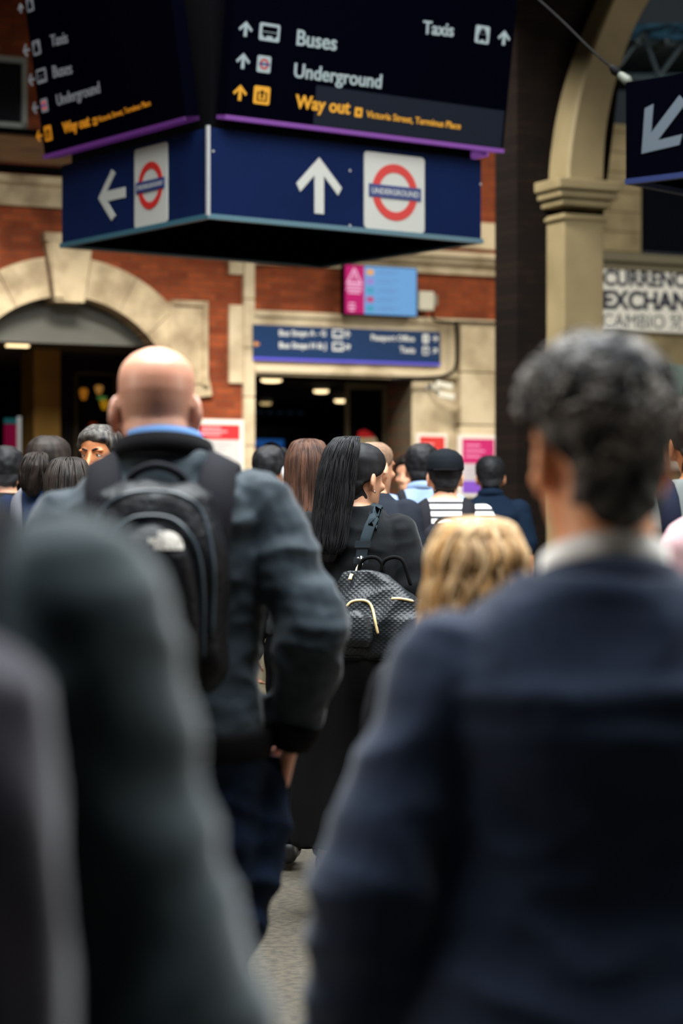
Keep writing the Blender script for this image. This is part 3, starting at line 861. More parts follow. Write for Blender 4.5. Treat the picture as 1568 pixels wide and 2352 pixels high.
def strip_lamp(px, py, w, zc, label):
    d = FPX * (zc - EYE) / (CY - py); q = at(px, py, d)
    o = empty('strip_light', (q.x, q.y, zc), WR); tag(o, label, 'lamp', 'strip lights under the arch')
    bm = NB(); box(bm, -w / 2 - .02, w / 2 + .02, -.05, .05, -.03, 0); obj('housing', bm, M_white, o)
    bm = NB(); box(bm, -w / 2, w / 2, -.035, .035, -.055, -.03); bevel(bm, .008); obj('diffuser', bm, M_lamp, o)
strip_lamp(40, 786, .26, 3.39, 'strip light just under the grey arch panel')
strip_lamp(60, 901, .23, 3.39, 'strip light farther back under the arch beside the ochre column')

# inside the passage: cream framed door with a dark advert, lit shop front
o, p = wthing('framed_door', 797, 1176, 'black door panel in tall cream frame standing in the passage', 'door', -1.6)
F = LF(o, p); w = F.px(906, 1000)[0]; h = F.px(800, 893)[1]; zf = -p.z
bm = NB(); box(bm, 0, .04, 0, .08, zf, h); box(bm, w - .16, w, -.02, .1, zf, h); box(bm, 0, w, -.01, .08, h, h + .08); bevel(bm, .008); obj('door_frame', bm, mat('cream_frame', (150, 138, 108), .6), o)
bm = NB(); box(bm, .04, w - .16, .02, .05, zf, h); pn = obj('door_panel', bm, mat('door_black', (7, 7, 9), .4), o)
c = F.px(840, 1010); bm = NB()
F.poly(bm, [(c[0] + x, c[1] + y) for x, y in ((-.13, -.10), (.06, -.12), (.16, -.02), (.13, .03), (-.12, .02))], .0, .004); obj('advert_print', bm, mat('advert_cream', (206, 186, 140), .5, emit=.3), pn)
bm = NB(); F.poly(bm, [(c[0] + x, c[1] + y) for x, y in ((-.125, .02), (.13, .03), (.06, .09), (-.02, .125), (-.10, .10))], .0, .004); obj('advert_print', bm, mat('advert_red', (206, 40, 44), .5, emit=.35), pn)
o, p = wthing('lit_shop_front', 575, 1176, 'dim shop front with blue and red glowing bands deep in the passage', 'shop front', -8.0)
F = LF(o, p)
bm = NB(); box(bm, 0, .98, 0, .1, -p.z, 1.3); obj('shop_panel', bm, mat('shop_dark', (14, 17, 24), .5), o)
z0 = F.px(600, 1030)[1]
bm = NB(); F.rect(bm, .02, z0 + .02, .55, z0 + .14, 0, .01); obj('blue_band', bm, mat('shop_blue', (34, 96, 176), .5, emit=.4), o)
bm = NB(); F.rect(bm, .02, z0 - .10, .26, z0 + .0, 0, .01); obj('red_band', bm, mat('shop_red', (120, 16, 34), .5, emit=.4), o)
bm = NB(); F.rect(bm, .28, z0 - .5, .6, z0 + .0, 0, .01); obj('grey_band', bm, mat('shop_grey', (48, 56, 72), .5, emit=.2), o)
zb2 = F.px(600, 950)[1]; bm = NB()
for i in range(5): F.rect(bm, .1 + i * .17, zb2, .2 + i * .17, zb2 + .04, 0, .01)
obj('light_row', bm, mat('shop_teal', (22, 34, 48), .5, emit=.3), o)

# arched room: dark advert in frame, neon panel
o, p = wthing('framed_advert', 172, 1060, 'dark framed advert with yellow and green shapes under the arch', 'poster', -2.95)
F = LF(o, p); w = F.px(268, 1060)[0]; h = F.px(172, 853)[1]
bm = NB(); box(bm, 0, w, 0, .05, 0, .04); box(bm, 0, .035, 0, .05, 0, h); box(bm, w - .035, w, 0, .05, 0, h); box(bm, 0, w, 0, .05, h - .04, h); obj('poster_frame', bm, mat('bronze_frame', (104, 84, 50), .5), o)
bm = NB(); box(bm, .03, w - .03, .02, .05, .03, h - .03); sh = obj('poster_sheet', bm, mat('advert_black', (9, 8, 8), .4), o)
F = LF(o, p, -.02)
for (x, y, rx, ry, c) in ((192, 905, .05, .09, (196, 120, 34)), (227, 895, .05, .07, (206, 146, 70)), (234, 915, .06, .03, (96, 150, 70)), (240, 930, .055, .075, (206, 150, 24)), (214, 980, .05, .07, (120, 38, 14))):
    a, b = F.px(x, y); bm = NB(); F.poly(bm, [(a + rx * math.cos(t) * (1 + .2 * math.sin(3 * t)), b + ry * math.sin(t) * (1 + .2 * math.cos(2 * t))) for t in np.linspace(0, 2 * math.pi, 20)[:-1]], 0, .004)
    obj('printed_shape', bm, mat('print_%d' % x, c, .5, emit=.35), sh)
o, p = wthing('lit_advert_panel', 6, 1050, 'crimson and teal glowing panel behind the crowd under the arch', 'panel', -5.2)
F = LF(o, p); w = F.px(72, 1050)[0]; h = F.px(6, 958)[1]
bm = NB(); box(bm, 0, w, 0, .08, 0, h); obj('panel_case', bm, M_black, o)
bm = NB(); F.rect(bm, .02, .02, w * .95, h * .82, 0, .004); obj('crimson_field', bm, mat('neon_crimson', (124, 14, 52), .5, emit=.55), o)
bm = NB(); F.rect(bm, .02, h * .84, w * .9, h * .97, 0, .004); obj('teal_field', bm, mat('neon_teal', (36, 96, 100), .5, emit=.5), o)
bm = NB(); F.rect(bm, w * .72, .05, w * .95, h * .6, .004, .004); obj('blue_field', bm, mat('neon_blue', (56, 84, 116), .5, emit=.5), o)
bm = NB(); F.rect(bm, w * .5, -.06, w * .68, h * 1.02, .008, .02); obj('white_bar', bm, mat('neon_white', (176, 176, 172), .5, emit=.6), o)

# currency exchange sign
off = -2.6 + .12
o, p = wthing('exchange_sign', 1381, 757, 'white currency exchange sign with navy capitals beside the cream column', 'sign', off)
F = LF(o, p); h = F.px(1382, 600)[1]; zs = h
bm = NB(); box(bm, -.02, 3.4, 0, .1, 0, h); bevel(bm, .01); obj('sign_panel', bm, mat('exchange_white', (206, 204, 194), .5, emit=.22), o)
bm = NB(); box(bm, -.03, 3.41, -.02, .1, h - .005, h + .05); obj('top_rim', bm, mat('exchange_rim', (170, 168, 156), .5), o)
Mn = mat('exchange_navy', (22, 28, 52), .5)
def wr(body, x0, y0, x1, y1, m, bold):
    write(F, 'lettering', body, (x0, y0), (x1, y1), m, o, bold)
wr('CURRENCY', 1385, 655, 1602, 661, Mn, .035)
wr('EXCHANGE', 1384, 708, 1640, 714, Mn, .04)
mg = mat('exchange_grey', (72, 80, 88), .5)
wr('CAMBIO', 1383, 752, 1526, 755, mg, .0)
wr('\u514c', 1537, 753, 1568, 754.5, mg, .0)
wr('\u6362', 1573, 755, 1604, 756, mg, .0)
# notice boards behind the grey haired man
o, p = wthing('shop_notice', 1535, 960, 'pale teal and white notice boards right of the grey haired man', 'sign', off)
F = LF(o, p); w = .9; zt_ = F.px(1535, 838)[1]; zm = F.px(1535, 908)[1]
bm = NB(); box(bm, 0, w, 0, .05, zm, zt_); obj('teal_board', bm, mat('board_teal', (120, 142, 138), .5), o)
bm = NB(); box(bm, 0, w, 0, .05, -.7, zm - .02); obj('white_board', bm, mat('board_white', (176, 174, 166), .5), o)
bm = NB(); F.ring(bm, F.px(1578, 905)[0], F.px(1575, 900)[1], .02, .1, 0, .02); obj('dark_roundel', bm, M_black, o)

# ---------------------------------------------------------------- people: one continuous body, clothes and hair as its children
HEADT = [(-.125, .028, .080, .020), (-.112, .042, .092, .010), (-.080, .058, .095, .040), (-.040, .068, .093, .078), (0, .0735, .092, .096),
         (.030, .0775, .094, .104), (.060, .078, .094, .104), (.085, .071, .083, .095), (.105, .052, .060, .073), (.118, .025, .030, .038)]
HZ = [r[0] for r in HEADT]
def head_at(z):
    return tuple(float(np.interp(z, HZ, [r[i] for r in HEADT])) for i in (1, 2, 3))
def head_pt(z, a, grow=0.0):
    """a = 0 at the back of the head, +90 deg to the right"""
    w, f, b = head_at(z); s, c = math.sin(a), -math.cos(a)
    y = c * (f if c > 0 else b)
    return Vector((w * s, y, z))

TORSO = [(.80, .150, .100, 0), (.88, .172, .120, -.008), (.96, .168, .116, -.006), (1.06, .150, .104, 0), (1.16, .153, .108, 0), (1.28, .170, .120, -.004),
         (1.36, .178, .116, -.010), (1.42, .158, .092, -.014), (1.46, .112, .074, -.014), (1.50, .068, .064, -.010)]
def torso_at(z):
    zs = [t[0] for t in TORSO]
    return tuple(float(np.interp(z, zs, [t[i] for t in TORSO])) for i in (1, 2, 3))

def sgn(s): return 1 if s == 'R' else -1
REST = {'L': ((-.225, -.035, 1.10), (-.235, .04, .865)), 'R': ((.225, -.035, 1.10), (.235, .04, .865))}

def hand(bm, wr, d, inward, fwd):
    """palm, four curled fingers of different lengths and a thumb; d runs down the forearm"""
    d = d.normalized(); n = (inward - d * inward.dot(d)).normalized(); f = (fwd - d * fwd.dot(d) - n * fwd.dot(n)).normalized()
    palm = wr + d * .055
    rings = []
    for t, a, b in ((-.01, .026, .020), (.02, .032, .017), (.05, .041, .015), (.085, .042, .014), (.098, .036, .011)):
        c = wr + d * t; rings.append([c + f * a * math.cos(q) + n * b * math.sin(q) for q in np.linspace(0, 2 * math.pi, 13)[:-1]])
    rings_to_mesh(bm, rings)
    for i, (o, L, r, cu) in enumerate(((.031, .070, .0086, .9), (.0105, .080, .0090, 1.05), (-.0105, .074, .0085, 1.2), (-.031, .058, .0075, 1.35))):
        p = wr + d * .088 + f * o; dirn = d + f * (o * 2.2); pts = [p]; ang = .25 * cu
        for k in range(3):
            ang += .38 * cu; dd = (dirn * math.cos(ang) + n * math.sin(ang)).normalized()
            p = p + dd * L * (.45, .32, .26)[k]; pts.append(p)
        tube(bm, pts, [r, r * .98, r * .88, r * .72], 8)
    p = wr + d * .022 + f * .026
    tube(bm, [p, p + (d * .55 + f * .75 + n * .3).normalized() * .035, p + (d * .8 + f * .6 + n * .5).normalized() * .066, p + (d * .9 + f * .35 + n * .6).normalized() * .09], [.013, .0115, .0105, .008], 8)

class Person: pass

def person(label, px, d, h, w=1.0, rot=0.0, seed=0, skin=None, yaw=0, pitch=0, roll=0, arms=None, stride=10, vox=.007, neck=.058, hands=True, slope=0.0, hx=0.0, hz=-.025, drop_l=0.0):
    if hz == -.025: h *= 1.014
    P = Person(); P.k = k = h / 1.75; P.w = w; P.seed = seed
    P.slope = slope; P.arms = dict(REST); P.arms.update(arms or {})
    P.MH = Matrix.Translation((hx, -.008, 1.53 + hz)) @ Matrix.Rotation(R(yaw), 4, 'Z') @ Matrix.Rotation(R(-pitch), 4, 'X') @ Matrix.Rotation(R(roll), 4, 'Y') @ Matrix.Translation((0, .028, .10))
    # legs: forward swing of one, trailing other
    P.legs = {}
    for s, a, b in (('L', stride * 1.1, stride * .35), ('R', -stride * .7, -stride * 1.9)) if seed % 2 == 0 else (('R', stride * 1.1, stride * .35), ('L', -stride * .7, -stride * 1.9)):
        hip = Vector((sgn(s) * .088 * w, -.005, .90)); kn = hip + Vector((0, math.sin(R(a)), -math.cos(R(a)))) * .42
        an = kn + Vector((0, math.sin(R(b)), -math.cos(R(b)))) * .405; P.legs[s] = (hip, kn, an, R(-b if b < 0 else 0))
    drop = min(P.legs[s][2].z for s in 'LR') - .085
    bm = NB()
    loft(bm, [(0, yc, z - slope * max(0, min(1, (z - 1.28) / .12)) * (1 if z < 1.44 else .5), rx * w, ry * (.5 + .5 * w)) for z, rx, ry, yc in TORSO], 28, 2.3)
    P.sh = {}
    for s in 'LR':
        g = sgn(s); sh = Vector((g * .172 * w, -.008, 1.402 - slope - (drop_l if s == 'L' else 0))); el, wr = (Vector(q) for q in P.arms[s]); P.sh[s] = sh
        tube(bm, [sh, sh.lerp(el, .5), el], [.056, .047, .041], 14, m=9); tube(bm, [el, el.lerp(wr, .3), wr], [.041, .042, .028], 14, m=9)
        if hands: hand(bm, wr, wr - el, Vector((-g, 0, 0)), Vector((0, 1, 0)))
        hip, kn, an, tp = P.legs[s]
        tube(bm, [hip, hip.lerp(kn, .45), kn], [.088, .075, .054], 16, m=9); tube(bm, [kn, kn.lerp(an, .32), an], [.054, .056, .038], 14, m=9)
        foot(bm, an, tp, .0)
    nb = Vector((hx * .5, -.010, 1.46)); nt = P.MH @ Vector((0, -.022, -.045))
    tube(bm, [nb, nb.lerp(nt, .5), nt], [neck * 1.18, neck, neck * .98], 18, m=6)
    rings = []
    for z in np.linspace(-.125, .118, 20):
        rings.append([P.MH @ head_pt(z, 2 * math.pi * j / 28) for j in range(28)])
    rings_to_mesh(bm, rings)
    for g in (1, -1):
        M = P.MH @ Matrix.Translation((g * .081, -.012, -.018)) @ Matrix.Rotation(g * R(25), 4, 'Z') @ Matrix.Rotation(R(-12), 4, 'X')
        ellipsoid(bm, (0, -.006, .004), (.009, .021, .036), M); ellipsoid(bm, (0, .004, -.025), (.009, .012, .015), M)
    # nose, brow, lips, chin
    H = lambda x, y, z: P.MH @ Vector((x, y, z))
    tube(bm, [H(0, .090, .012), H(0, .104, -.018), H(0, .112, -.040), H(0, .098, -.046)], [.008, .010, .0135, .011], 10)
    for g in (1, -1):
        ellipsoid(bm, (g * .032, .083, .024), (.026, .012, .008), P.MH); ellipsoid(bm, (g * .013, .100, -.044), (.010, .011, .008), P.MH); ellipsoid(bm, (g * .042, .070, -.030), (.022, .02, .018), P.MH)
    ellipsoid(bm, (0, .094, -.071), (.024, .009, .006), P.MH); ellipsoid(bm, (0, .092, -.081), (.020, .009, .006), P.MH); ellipsoid(bm, (0, .085, -.108), (.022, .014, .014), P.MH)
    bmesh.ops.translate(bm, verts=bm.verts, vec=(0, 0, -drop))
    me = fuse(bm, vox, 3, k)
    zmin = min(v.co.z for v in me.vertices); me.transform(Matrix.Translation((0, 0, -zmin))); P.dz = -drop - zmin / k
    P.skin = skin or M_skin
    X = (px - CX) / FPX * d
    o = obj('person', me, P.skin, smooth=True); o.location = (X, d, 0); o.rotation_euler = (0, 0, R(rot)); tag(o, label, 'person')
    P.o = o; P.M = Matrix.Translation((X, d, 0)) @ Matrix.Rotation(R(rot), 4, 'Z')
    for g in (1, -1):
        bm = NB(); ellipsoid(bm, (g * .031, .0735, .002), (.0125, .0125, .0115), P.MH, 14, 10); e = P.part('eye', bm, M_eye) if False else part(P, 'eye', bm, M_eye)
        bm = NB(); ellipsoid(bm, (g * .031, .0815, .002), (.0058, .0052, .0058), P.MH, 12, 8); part(P, 'iris', bm, M_iris, e)
    return P

def foot(bm, an, tp, grow):
    M = Matrix.Translation(an) @ Matrix.Rotation(-tp, 4, 'X')
    g = grow
    rings = []
    for y, wx, hh, zc in ((-.072, .022, .022, -.048), (-.060, .034, .040, -.045), (-.02, .038, .060, -.03), (.04, .041, .048, -.044), (.10, .047, .032, -.057), (.15, .046, .024, -.063), (.185, .032, .017, -.068), (.198, .014, .010, -.071)):
        rings.append([M @ Vector(((wx + g) * math.cos(a), y + (g if y > 0 else -g), zc + (hh + g) * math.sin(a))) for a in np.linspace(0, 2 * math.pi, 17)[:-1]])
    for r in rings:
        pass
    rings_to_mesh(bm, rings)

def drape(o, trees, lift=.0015):
    """lay a flat mark on the surface behind it (seen along +y), keeping its own thickness"""
    y0 = min(v.co.y for v in o.data.vertices)
    for v in o.data.vertices:
        ys = [h[0].y for h in (t.ray_cast(Vector((v.co.x, -3, v.co.z)), Vector((0, 1, 0))) for t in trees) if h[0] is not None]
        if ys: v.co.y = min(ys) - lift - (v.co.y - y0)* -1 - .003
    return o

def part(P, name, bm, m, parent=None, vox=None, smooth=3, cr=None, shade=True):
    """a child of the person, drawn in reference units and scaled with the body"""
    if vox:
        bmesh.ops.translate(bm, verts=bm.verts, vec=(0, 0, P.dz)); me = fuse(bm, vox, smooth, P.k)
    else:
        bmesh.ops.recalc_face_normals(bm, faces=bm.faces)
        me = bpy.data.meshes.new(name); bm.to_mesh(me); bm.free()
        me.transform(Matrix.Scale(P.k, 4) @ Matrix.Translation((0, 0, P.dz)))
    if cr:
        for c in cr: crumple(me, *c)
    return obj(name, me, m, parent or P.o, smooth=shade)

def bvh(o, M=None):
    me = o.data; v = [(M @ x.co if M is not None else x.co.copy()) for x in me.vertices]
    return BVHTree.FromPolygons(v, [tuple(p.vertices) for p in me.polygons])

def top(P, m, off=.016, hem=.92, sleeve='long', vox=.009, name='jacket', cr=None, ease=0.0, cuff=.0, flare=0.0, pad=0.0, neckz=1.495, belly=0.0, sl=.93):
    bm = NB(); w = P.w
    zs = [hem] + [z for z in np.arange(.84, 1.47, .04) if z > hem + .01] + [1.46, neckz]
    secs = []
    for z in zs:
        rx, ry, yc = torso_at(max(z, .86)); f = max(0, (1.2 - z)) * flare
        e = ease if z < 1.3 else ease * .3
        secs.append((0, yc, z - P.slope * max(0, min(1, (z - 1.28) / .12)) * (1 if z < 1.44 else .5), rx * w + off + e + f, ry * (.5 + .5 * w) + off + e * .8 + f * .6 + (belly if 1.0 < z < 1.25 else 0)))
    loft(bm, secs, 32, 2.4)
    for s in 'LR':
        sh = P.sh[s]; el, wr = (Vector(q) for q in P.arms[s]); g = sgn(s)
        if pad: ellipsoid(bm, (sh.x * .90, sh.y, sh.z + .022), (.085 + pad, .07, .036 + pad * .3))
        if sleeve == 'long':
            we = el.lerp(wr, sl)
            tube(bm, [sh, sh.lerp(el, .35), sh.lerp(el, .7), el], [.058 + off, .054 + off, .050 + off, .049 + off + cuff], 16, m=12)
            tube(bm, [el, el.lerp(wr, .35), we], [.049 + off + cuff, .046 + off + cuff, .034 + off + cuff], 16, m=10, round_ends=True)
        elif sleeve == 'short':
            q = sh.lerp(el, .72); tube(bm, [sh, sh.lerp(el, .4), q], [.060 + off, .060 + off, .062 + off], 16, m=8)
    o = part(P, name, bm, m, vox=vox, smooth=3, cr=cr or [(.010, (5, 5, 5), P.seed), (.006, (9, 9, 16), P.seed + 3)])
    P.top = o; P.bvh = bvh(o)
    return o

def trousers(P, m, off=.014, vox=.012, waist=.98, cr=None, bulge=None, ankle=.02):
    bm = NB()
    loft(bm, [(0, torso_at(z)[2], z, torso_at(z)[0] * P.w + off, torso_at(z)[1] * (.5 + .5 * P.w) + off) for z in (.80, .84, .88, .92, .96, waist)], 28, 2.3)
    for s in 'LR':
        hip, kn, an, tp = P.legs[s]
        tube(bm, [hip, hip.lerp(kn, .45), kn], [.090 + off, .080 + off, .064 + off], 16, m=8)
        tube(bm, [kn, kn.lerp(an, .4), kn.lerp(an, .97)], [.064 + off, .060 + off, .046 + off + ankle], 16, m=8)
    if bulge: tube(bm, bulge[0], bulge[1], 16, m=10)
    return part(P, 'trousers', bm, m, vox=vox, smooth=3, cr=cr or [(.012, (7, 7, 12), P.seed + 5)])

def shoes(P, m):
    for s in 'LR':
        bm = NB(); hip, kn, an, tp = P.legs[s]; foot(bm, an, tp, .007)
        tube(bm, [an + Vector((0, -.01, -.02)), an + Vector((0, -.012, .03))], [.048, .046], 12)
        part(P, 'shoe', bm, m, vox=.009, smooth=2)

def band(bm, c, rx, ry, h, t, tilt=.25, flare=.0, gap=None, n=40, sag=0.0):
    """standing collar: ring of rectangular section round the neck, lower at the front"""
    rings = []
    A = np.linspace(0, 2 * math.pi, n + 1)[:-1] if gap is None else np.linspace(-math.pi + gap, math.pi - gap, n)
    for a in A:
        s, q = math.sin(a), -math.cos(a)
        y = c[1] + q * ry; dz = -tilt * (q * ry + ry) - sag * abs(s) ** 2
        def pt(g, zz): return Vector((c[0] + s * (rx + g), c[1] + q * (ry + g), c[2] + dz + zz))
        rings.append([pt(flare, 0), pt(flare + t, 0), pt(t, h), pt(0, h)])
    if gap is None:
        V = [[bm.verts.new(p) for p in r] for r in rings]
        for i in range(len(V)):
            A_, B_ = V[i], V[(i + 1) % len(V)]
            for j in range(4): bm.faces.new((A_[j], A_[(j + 1) % 4], B_[(j + 1) % 4], B_[j]))
    else: rings_to_mesh(bm, rings)
    return bm

def collar(P, name, m, z=1.49, r=.07, h=.045, t=.008, tilt=.3, flare=.01, gap=None, y=-.008, ry=None, sag=0.0):
    bm = NB(); band(bm, (0, y, z), r, ry or r, h, t, tilt, flare, gap, sag=sag)
    return part(P, name, bm, m)

HL_A = [0, 50, 75, 92, 112, 135, 180]; HL_Z = [-.072, -.062, -.022, .000, .012, .050, .064]
def short_hair(P, m, T=.016, lump=.004, freq=30, nape=0.0, grow_top=0.0, vox=.006, name='hair', hl=None, side=1.0):
    rings = []; hz = hl or HL_Z
    for z in np.linspace(-.098 + nape, .116, 26):
        ring = []
        for j in range(40):
            a = 2 * math.pi * j / 40; deg = abs(math.degrees((a + math.pi) % (2 * math.pi) - math.pi))
            zh = float(np.interp(deg, HL_A, hz)) + (nape if deg < 60 else 0)
            mk = min(1, max(0, (z - zh + .006) / .018)); mk = mk * mk * (3 - 2 * mk)
            p = head_pt(z, a)
            if z < -.02 and deg < 95:
                pn = Vector((.067 * math.sin(a), -.024 - .067 * math.cos(a), z))
                if Vector((pn.x, pn.y + .02)).length > Vector((p.x, p.y + .02)).length: p = pn
            q = (p - Vector((0, -.004, .02))).normalized()
            if z < -.02: q = Vector((q.x, q.y, q.z * .3)).normalized()
            up = max(0, (z - .03) / .09); tt = T * (side + (1 - side) * up) + grow_top * up
            ring.append(P.MH @ (p + q * (mk * tt - (1 - mk) * .010)))
        rings.append(ring)
    bm = NB(); rings_to_mesh(bm, rings)
    ellipsoid(bm, (0, -.004, .10), (.045 + T * .3, .055 + T * .3, .018 + T + grow_top), P.MH)
    return part(P, name, bm, m, vox=vox, smooth=2, cr=[(lump, (freq, freq, freq), P.seed + 9)])

def long_hair(P, m, secs, n=140, r=.005, wave=.006, seed=0, M=None, ylim=.04, back=1.05, fan=.0, cap=True, m2=None, vox=.008):
    rnd = random.Random(seed)
    bm = NB(); loft(bm, secs, 28, 2.0, ylim=ylim, M=M)
    o = part(P, 'hair', bm, m, vox=vox, smooth=2, cr=[(.006, (26, 26, 4), P.seed + 2)])
    bms = [NB(), NB()]
    for i in range(n):
        a = -math.pi / 2 + rnd.uniform(-back, back) * math.pi / 2 * 1.05
        ph = rnd.uniform(0, 6.3); fq = rnd.uniform(1.5, 3.2); start = rnd.randint(0, 1); end = len(secs) - (1 if rnd.random() < .8 else 2)
        pts = []
        for q in range(start, end + 0):
            cx, cy, z, rx, ry = secs[q]
            aa = a + fan * (q - start) * rnd.uniform(-.2, .2)
            p = Vector((cx + (rx + .002) * math.cos(aa), min(cy + (ry + .002) * math.sin(aa), ylim), z))
            p += Vector((math.sin(ph + fq * q), math.cos(ph * 1.3 + fq * q), 0)) * wave * min(1, q / 2)
            pts.append(M @ p if M is not None else p)
        if len(pts) < 3: continue
        tube(bms[i % 2], pts, [r * .8] + [r] * (len(pts) - 2) + [r * .35], 5, m=len(pts) * 3, round_ends=False)
    part(P, 'hair_strands', bms[0], m, o); part(P, 'hair_strands', bms[1], m2 or m, o)
    return o

# ---------------------------------------------------------------- bags
def over_shoulder(P, x0, xm, x1, a0=-25, a1=205, n=26, lift=.004, zc=1.26):
    pts, nn = [], []
    for i in range(n):
        t = i / (n - 1); a = R(a0 + (a1 - a0) * t)
        x = (x0 + (xm - x0) * min(1, t * 2)) if t < .5 else (xm + (x1 - xm) * (t - .5) * 2)
        c = Vector((x * P.w, 0, zc)) * P.k; d = Vector((0, -math.cos(a), math.sin(a)))
        hit = P.bvh.ray_cast(c + d * .9, -d)
        if hit[0] is None: continue
        pts.append(hit[0] + hit[1] * lift); nn.append(hit[1])
    pts2 = [pts[0]] + [(pts[i - 1] + pts[i] * 2 + pts[i + 1]) / 4 for i in range(1, len(pts) - 1)] + [pts[-1]]
    return pts2, nn

def backpack(P, label, z0, z1, w, depth, m, mpocket=None, mstrap=None, sw=.06, group=None, pocket=(.08, .62, .74), taper=.72, lift=0.0, detail=True, xoff=0.0, mzip=None, x_strap=(.085, .112, .125)):
    """worn backpack in metres in its wearer's space: body, front pocket, straps, handle, zips"""
    o = empty('backpack', P.o.location, P.o.rotation_euler.z); tag(o, label, 'backpack', group)
    hit = P.bvh.ray_cast(Vector((0, -1, (z0 + z1) / 2 + .05)), Vector((0, 1, 0)))
    hit2 = P.bvh.ray_cast(Vector((0, -1, z1 - .06)), Vector((0, 1, 0)))
    yb = min(hit[0].y, hit2[0].y) - lift
    H = z1 - z0; bm = NB(); secs = []
    for t in np.linspace(0, 1, 16):
        e = 1 - (1 - taper) * max(0, (t - .45) / .55) ** 2.2; b = min(1, .82 + t * 1.6)
        rx = w / 2 * e * b; ry = depth / 2 * (1 - .38 * max(0, (t - .6) / .4) ** 2) * min(1, .8 + t)
        if t == 0: rx *= .9; ry *= .8
        if t > .97: rx *= .72; ry *= .62
        secs.append((xoff, yb - ry - .002, z0 + H * t, rx, ry))
    loft(bm, secs, 36, 3.4)
    me = fuse(bm, .008, 3); crumple(me, .010, (14, 14, 6), P.seed + 11); crumple(me, .004, (30, 30, 14), P.seed + 12)
    body = obj('main_compartment', me, m, o, True); BV = bvh(body)
    pz0, pw, pt = pocket
    bm = NB(); secs = []
    for t in np.linspace(0, 1, 12):
        z = z0 + H * (pz0 + (pt - pz0) * t); e = math.sqrt(max(.02, 1 - max(0, (t - .45) / .56) ** 2.4))
        hh = BV.ray_cast(Vector((xoff, -2, z)), Vector((0, 1, 0))); y = hh[0].y if hh[0] else yb - depth
        secs.append((xoff, y + .01, z, w * pw / 2 * e, .045 * (.5 + .5 * e)))
    loft(bm, secs, 30, 3.0)
    me = fuse(bm, .008, 3); crumple(me, .006, (16, 16, 8), P.seed + 14)
    pk = obj('front_pocket', me, mpocket or m, o, True); PB = bvh(pk)
    ms = mstrap or m
    for g in (-1, 1):
        pts, nn = over_shoulder(P, g * x_strap[0], g * x_strap[1], g * x_strap[2])
        bm = NB(); sweep(bm, pts, nn, sw, .014); obj('shoulder_strap', bm, ms, o, True)
    zt = z1 - .02
    bm = NB(); tube(bm, [(xoff - .055, yb - .012, zt - .02), (xoff - .05, yb - .03, zt + .03), (xoff, yb - .04, zt + .052), (xoff + .05, yb - .03, zt + .03), (xoff + .055, yb - .012, zt - .02)], .0085, 10, m=24); obj('grab_handle', bm, ms, o, True)
    if detail:
        def proj(B, path, lift=.001):
            out = []
            for x, z in path:
                h_ = B.ray_cast(Vector((x, -2, z)), Vector((0, 1, 0)))
                if h_[0]: out.append(h_[0] + Vector((0, -lift, 0)))
            return out
        ww, zz0, zz1 = w * pw * .52, z0 + H * .2, z0 + H * (pt + .04)
        path = [(xoff - ww, zz0), (xoff - ww, zz0 + (zz1 - zz0) * .5), (xoff - ww * .86, zz0 + (zz1 - zz0) * .78), (xoff - ww * .5, zz1 - .012), (xoff, zz1), (xoff + ww * .5, zz1 - .012), (xoff + ww * .86, zz0 + (zz1 - zz0) * .78), (xoff + ww, zz0 + (zz1 - zz0) * .5), (xoff + ww, zz0)]
        pth = proj(BV, [(v.x, v.y) for v in resample([Vector((a, b, 0)) for a, b in path], 40)])
        bm = NB(); tube(bm, pth, .004, 8); obj('zip', bm, mzip or ms, body, True)
        path = [(xoff - w * .40, z0 + H * .3), (xoff - w * .41, z0 + H * .6), (xoff - w * .34, z0 + H * .84), (xoff - w * .2, z0 + H * .93), (xoff, z0 + H * .955), (xoff + w * .2, z0 + H * .93), (xoff + w * .34, z0 + H * .84), (xoff + w * .41, z0 + H * .6), (xoff + w * .40, z0 + H * .3)]
        pth = proj(BV, [(v.x, v.y) for v in resample([Vector((a, b, 0)) for a, b in path], 40)])
        bm = NB(); tube(bm, pth, .0042, 8); obj('zip', bm, mzip or ms, body, True)
    P.pack, P.packB, P.pocketB = o, BV, PB
    return o

def pxpath(B, P, pts, lift=.003):
    """points on a surface (in the person's space) seen behind the given pixels"""
    Mi = P.M.inverted(); c = Mi @ Vector((0, 0, EYE)); out, nn = [], []
    for x, y in pts:
        d = (Mi.to_3x3() @ ray(x, y)).normalized(); h = B.ray_cast(c, d)
        if h[0] is not None: out.append(h[0] + h[1] * lift); nn.append(h[1])
    return out, nn

# ---------------------------------------------------------------- people's materials
M_skin = mat('skin', (214, 160, 128), .5, (200, 138, 106), 9, sss=.15, lo=.3, hi=.8)
M_skin_bald = mat('skin_fair', (220, 164, 138), .42, (204, 138, 112), 7, sss=.15, lo=.3, hi=.8, bump=.05, bump_scale=160)
nt = M_skin_bald.node_tree; b_ = nt.nodes['Principled BSDF']            # shaved stubble below the bald crown
old = b_.inputs['Base Color'].links[0].from_socket
tc = nt.nodes.new('ShaderNodeTexCoord'); sp = nt.nodes.new('ShaderNodeSeparateXYZ'); nt.links.new(tc.outputs['Object'], sp.inputs[0])
nz = nt.nodes.new('ShaderNodeTexNoise'); nz.inputs['Scale'].default_value = 14; nt.links.new(tc.outputs['Object'], nz.inputs['Vector'])
ma = nt.nodes.new('ShaderNodeMath'); ma.operation = 'MULTIPLY_ADD'; ma.inputs[1].default_value = .035; nt.links.new(nz.outputs[0], ma.inputs[0]); nt.links.new(sp.outputs[2], ma.inputs[2])
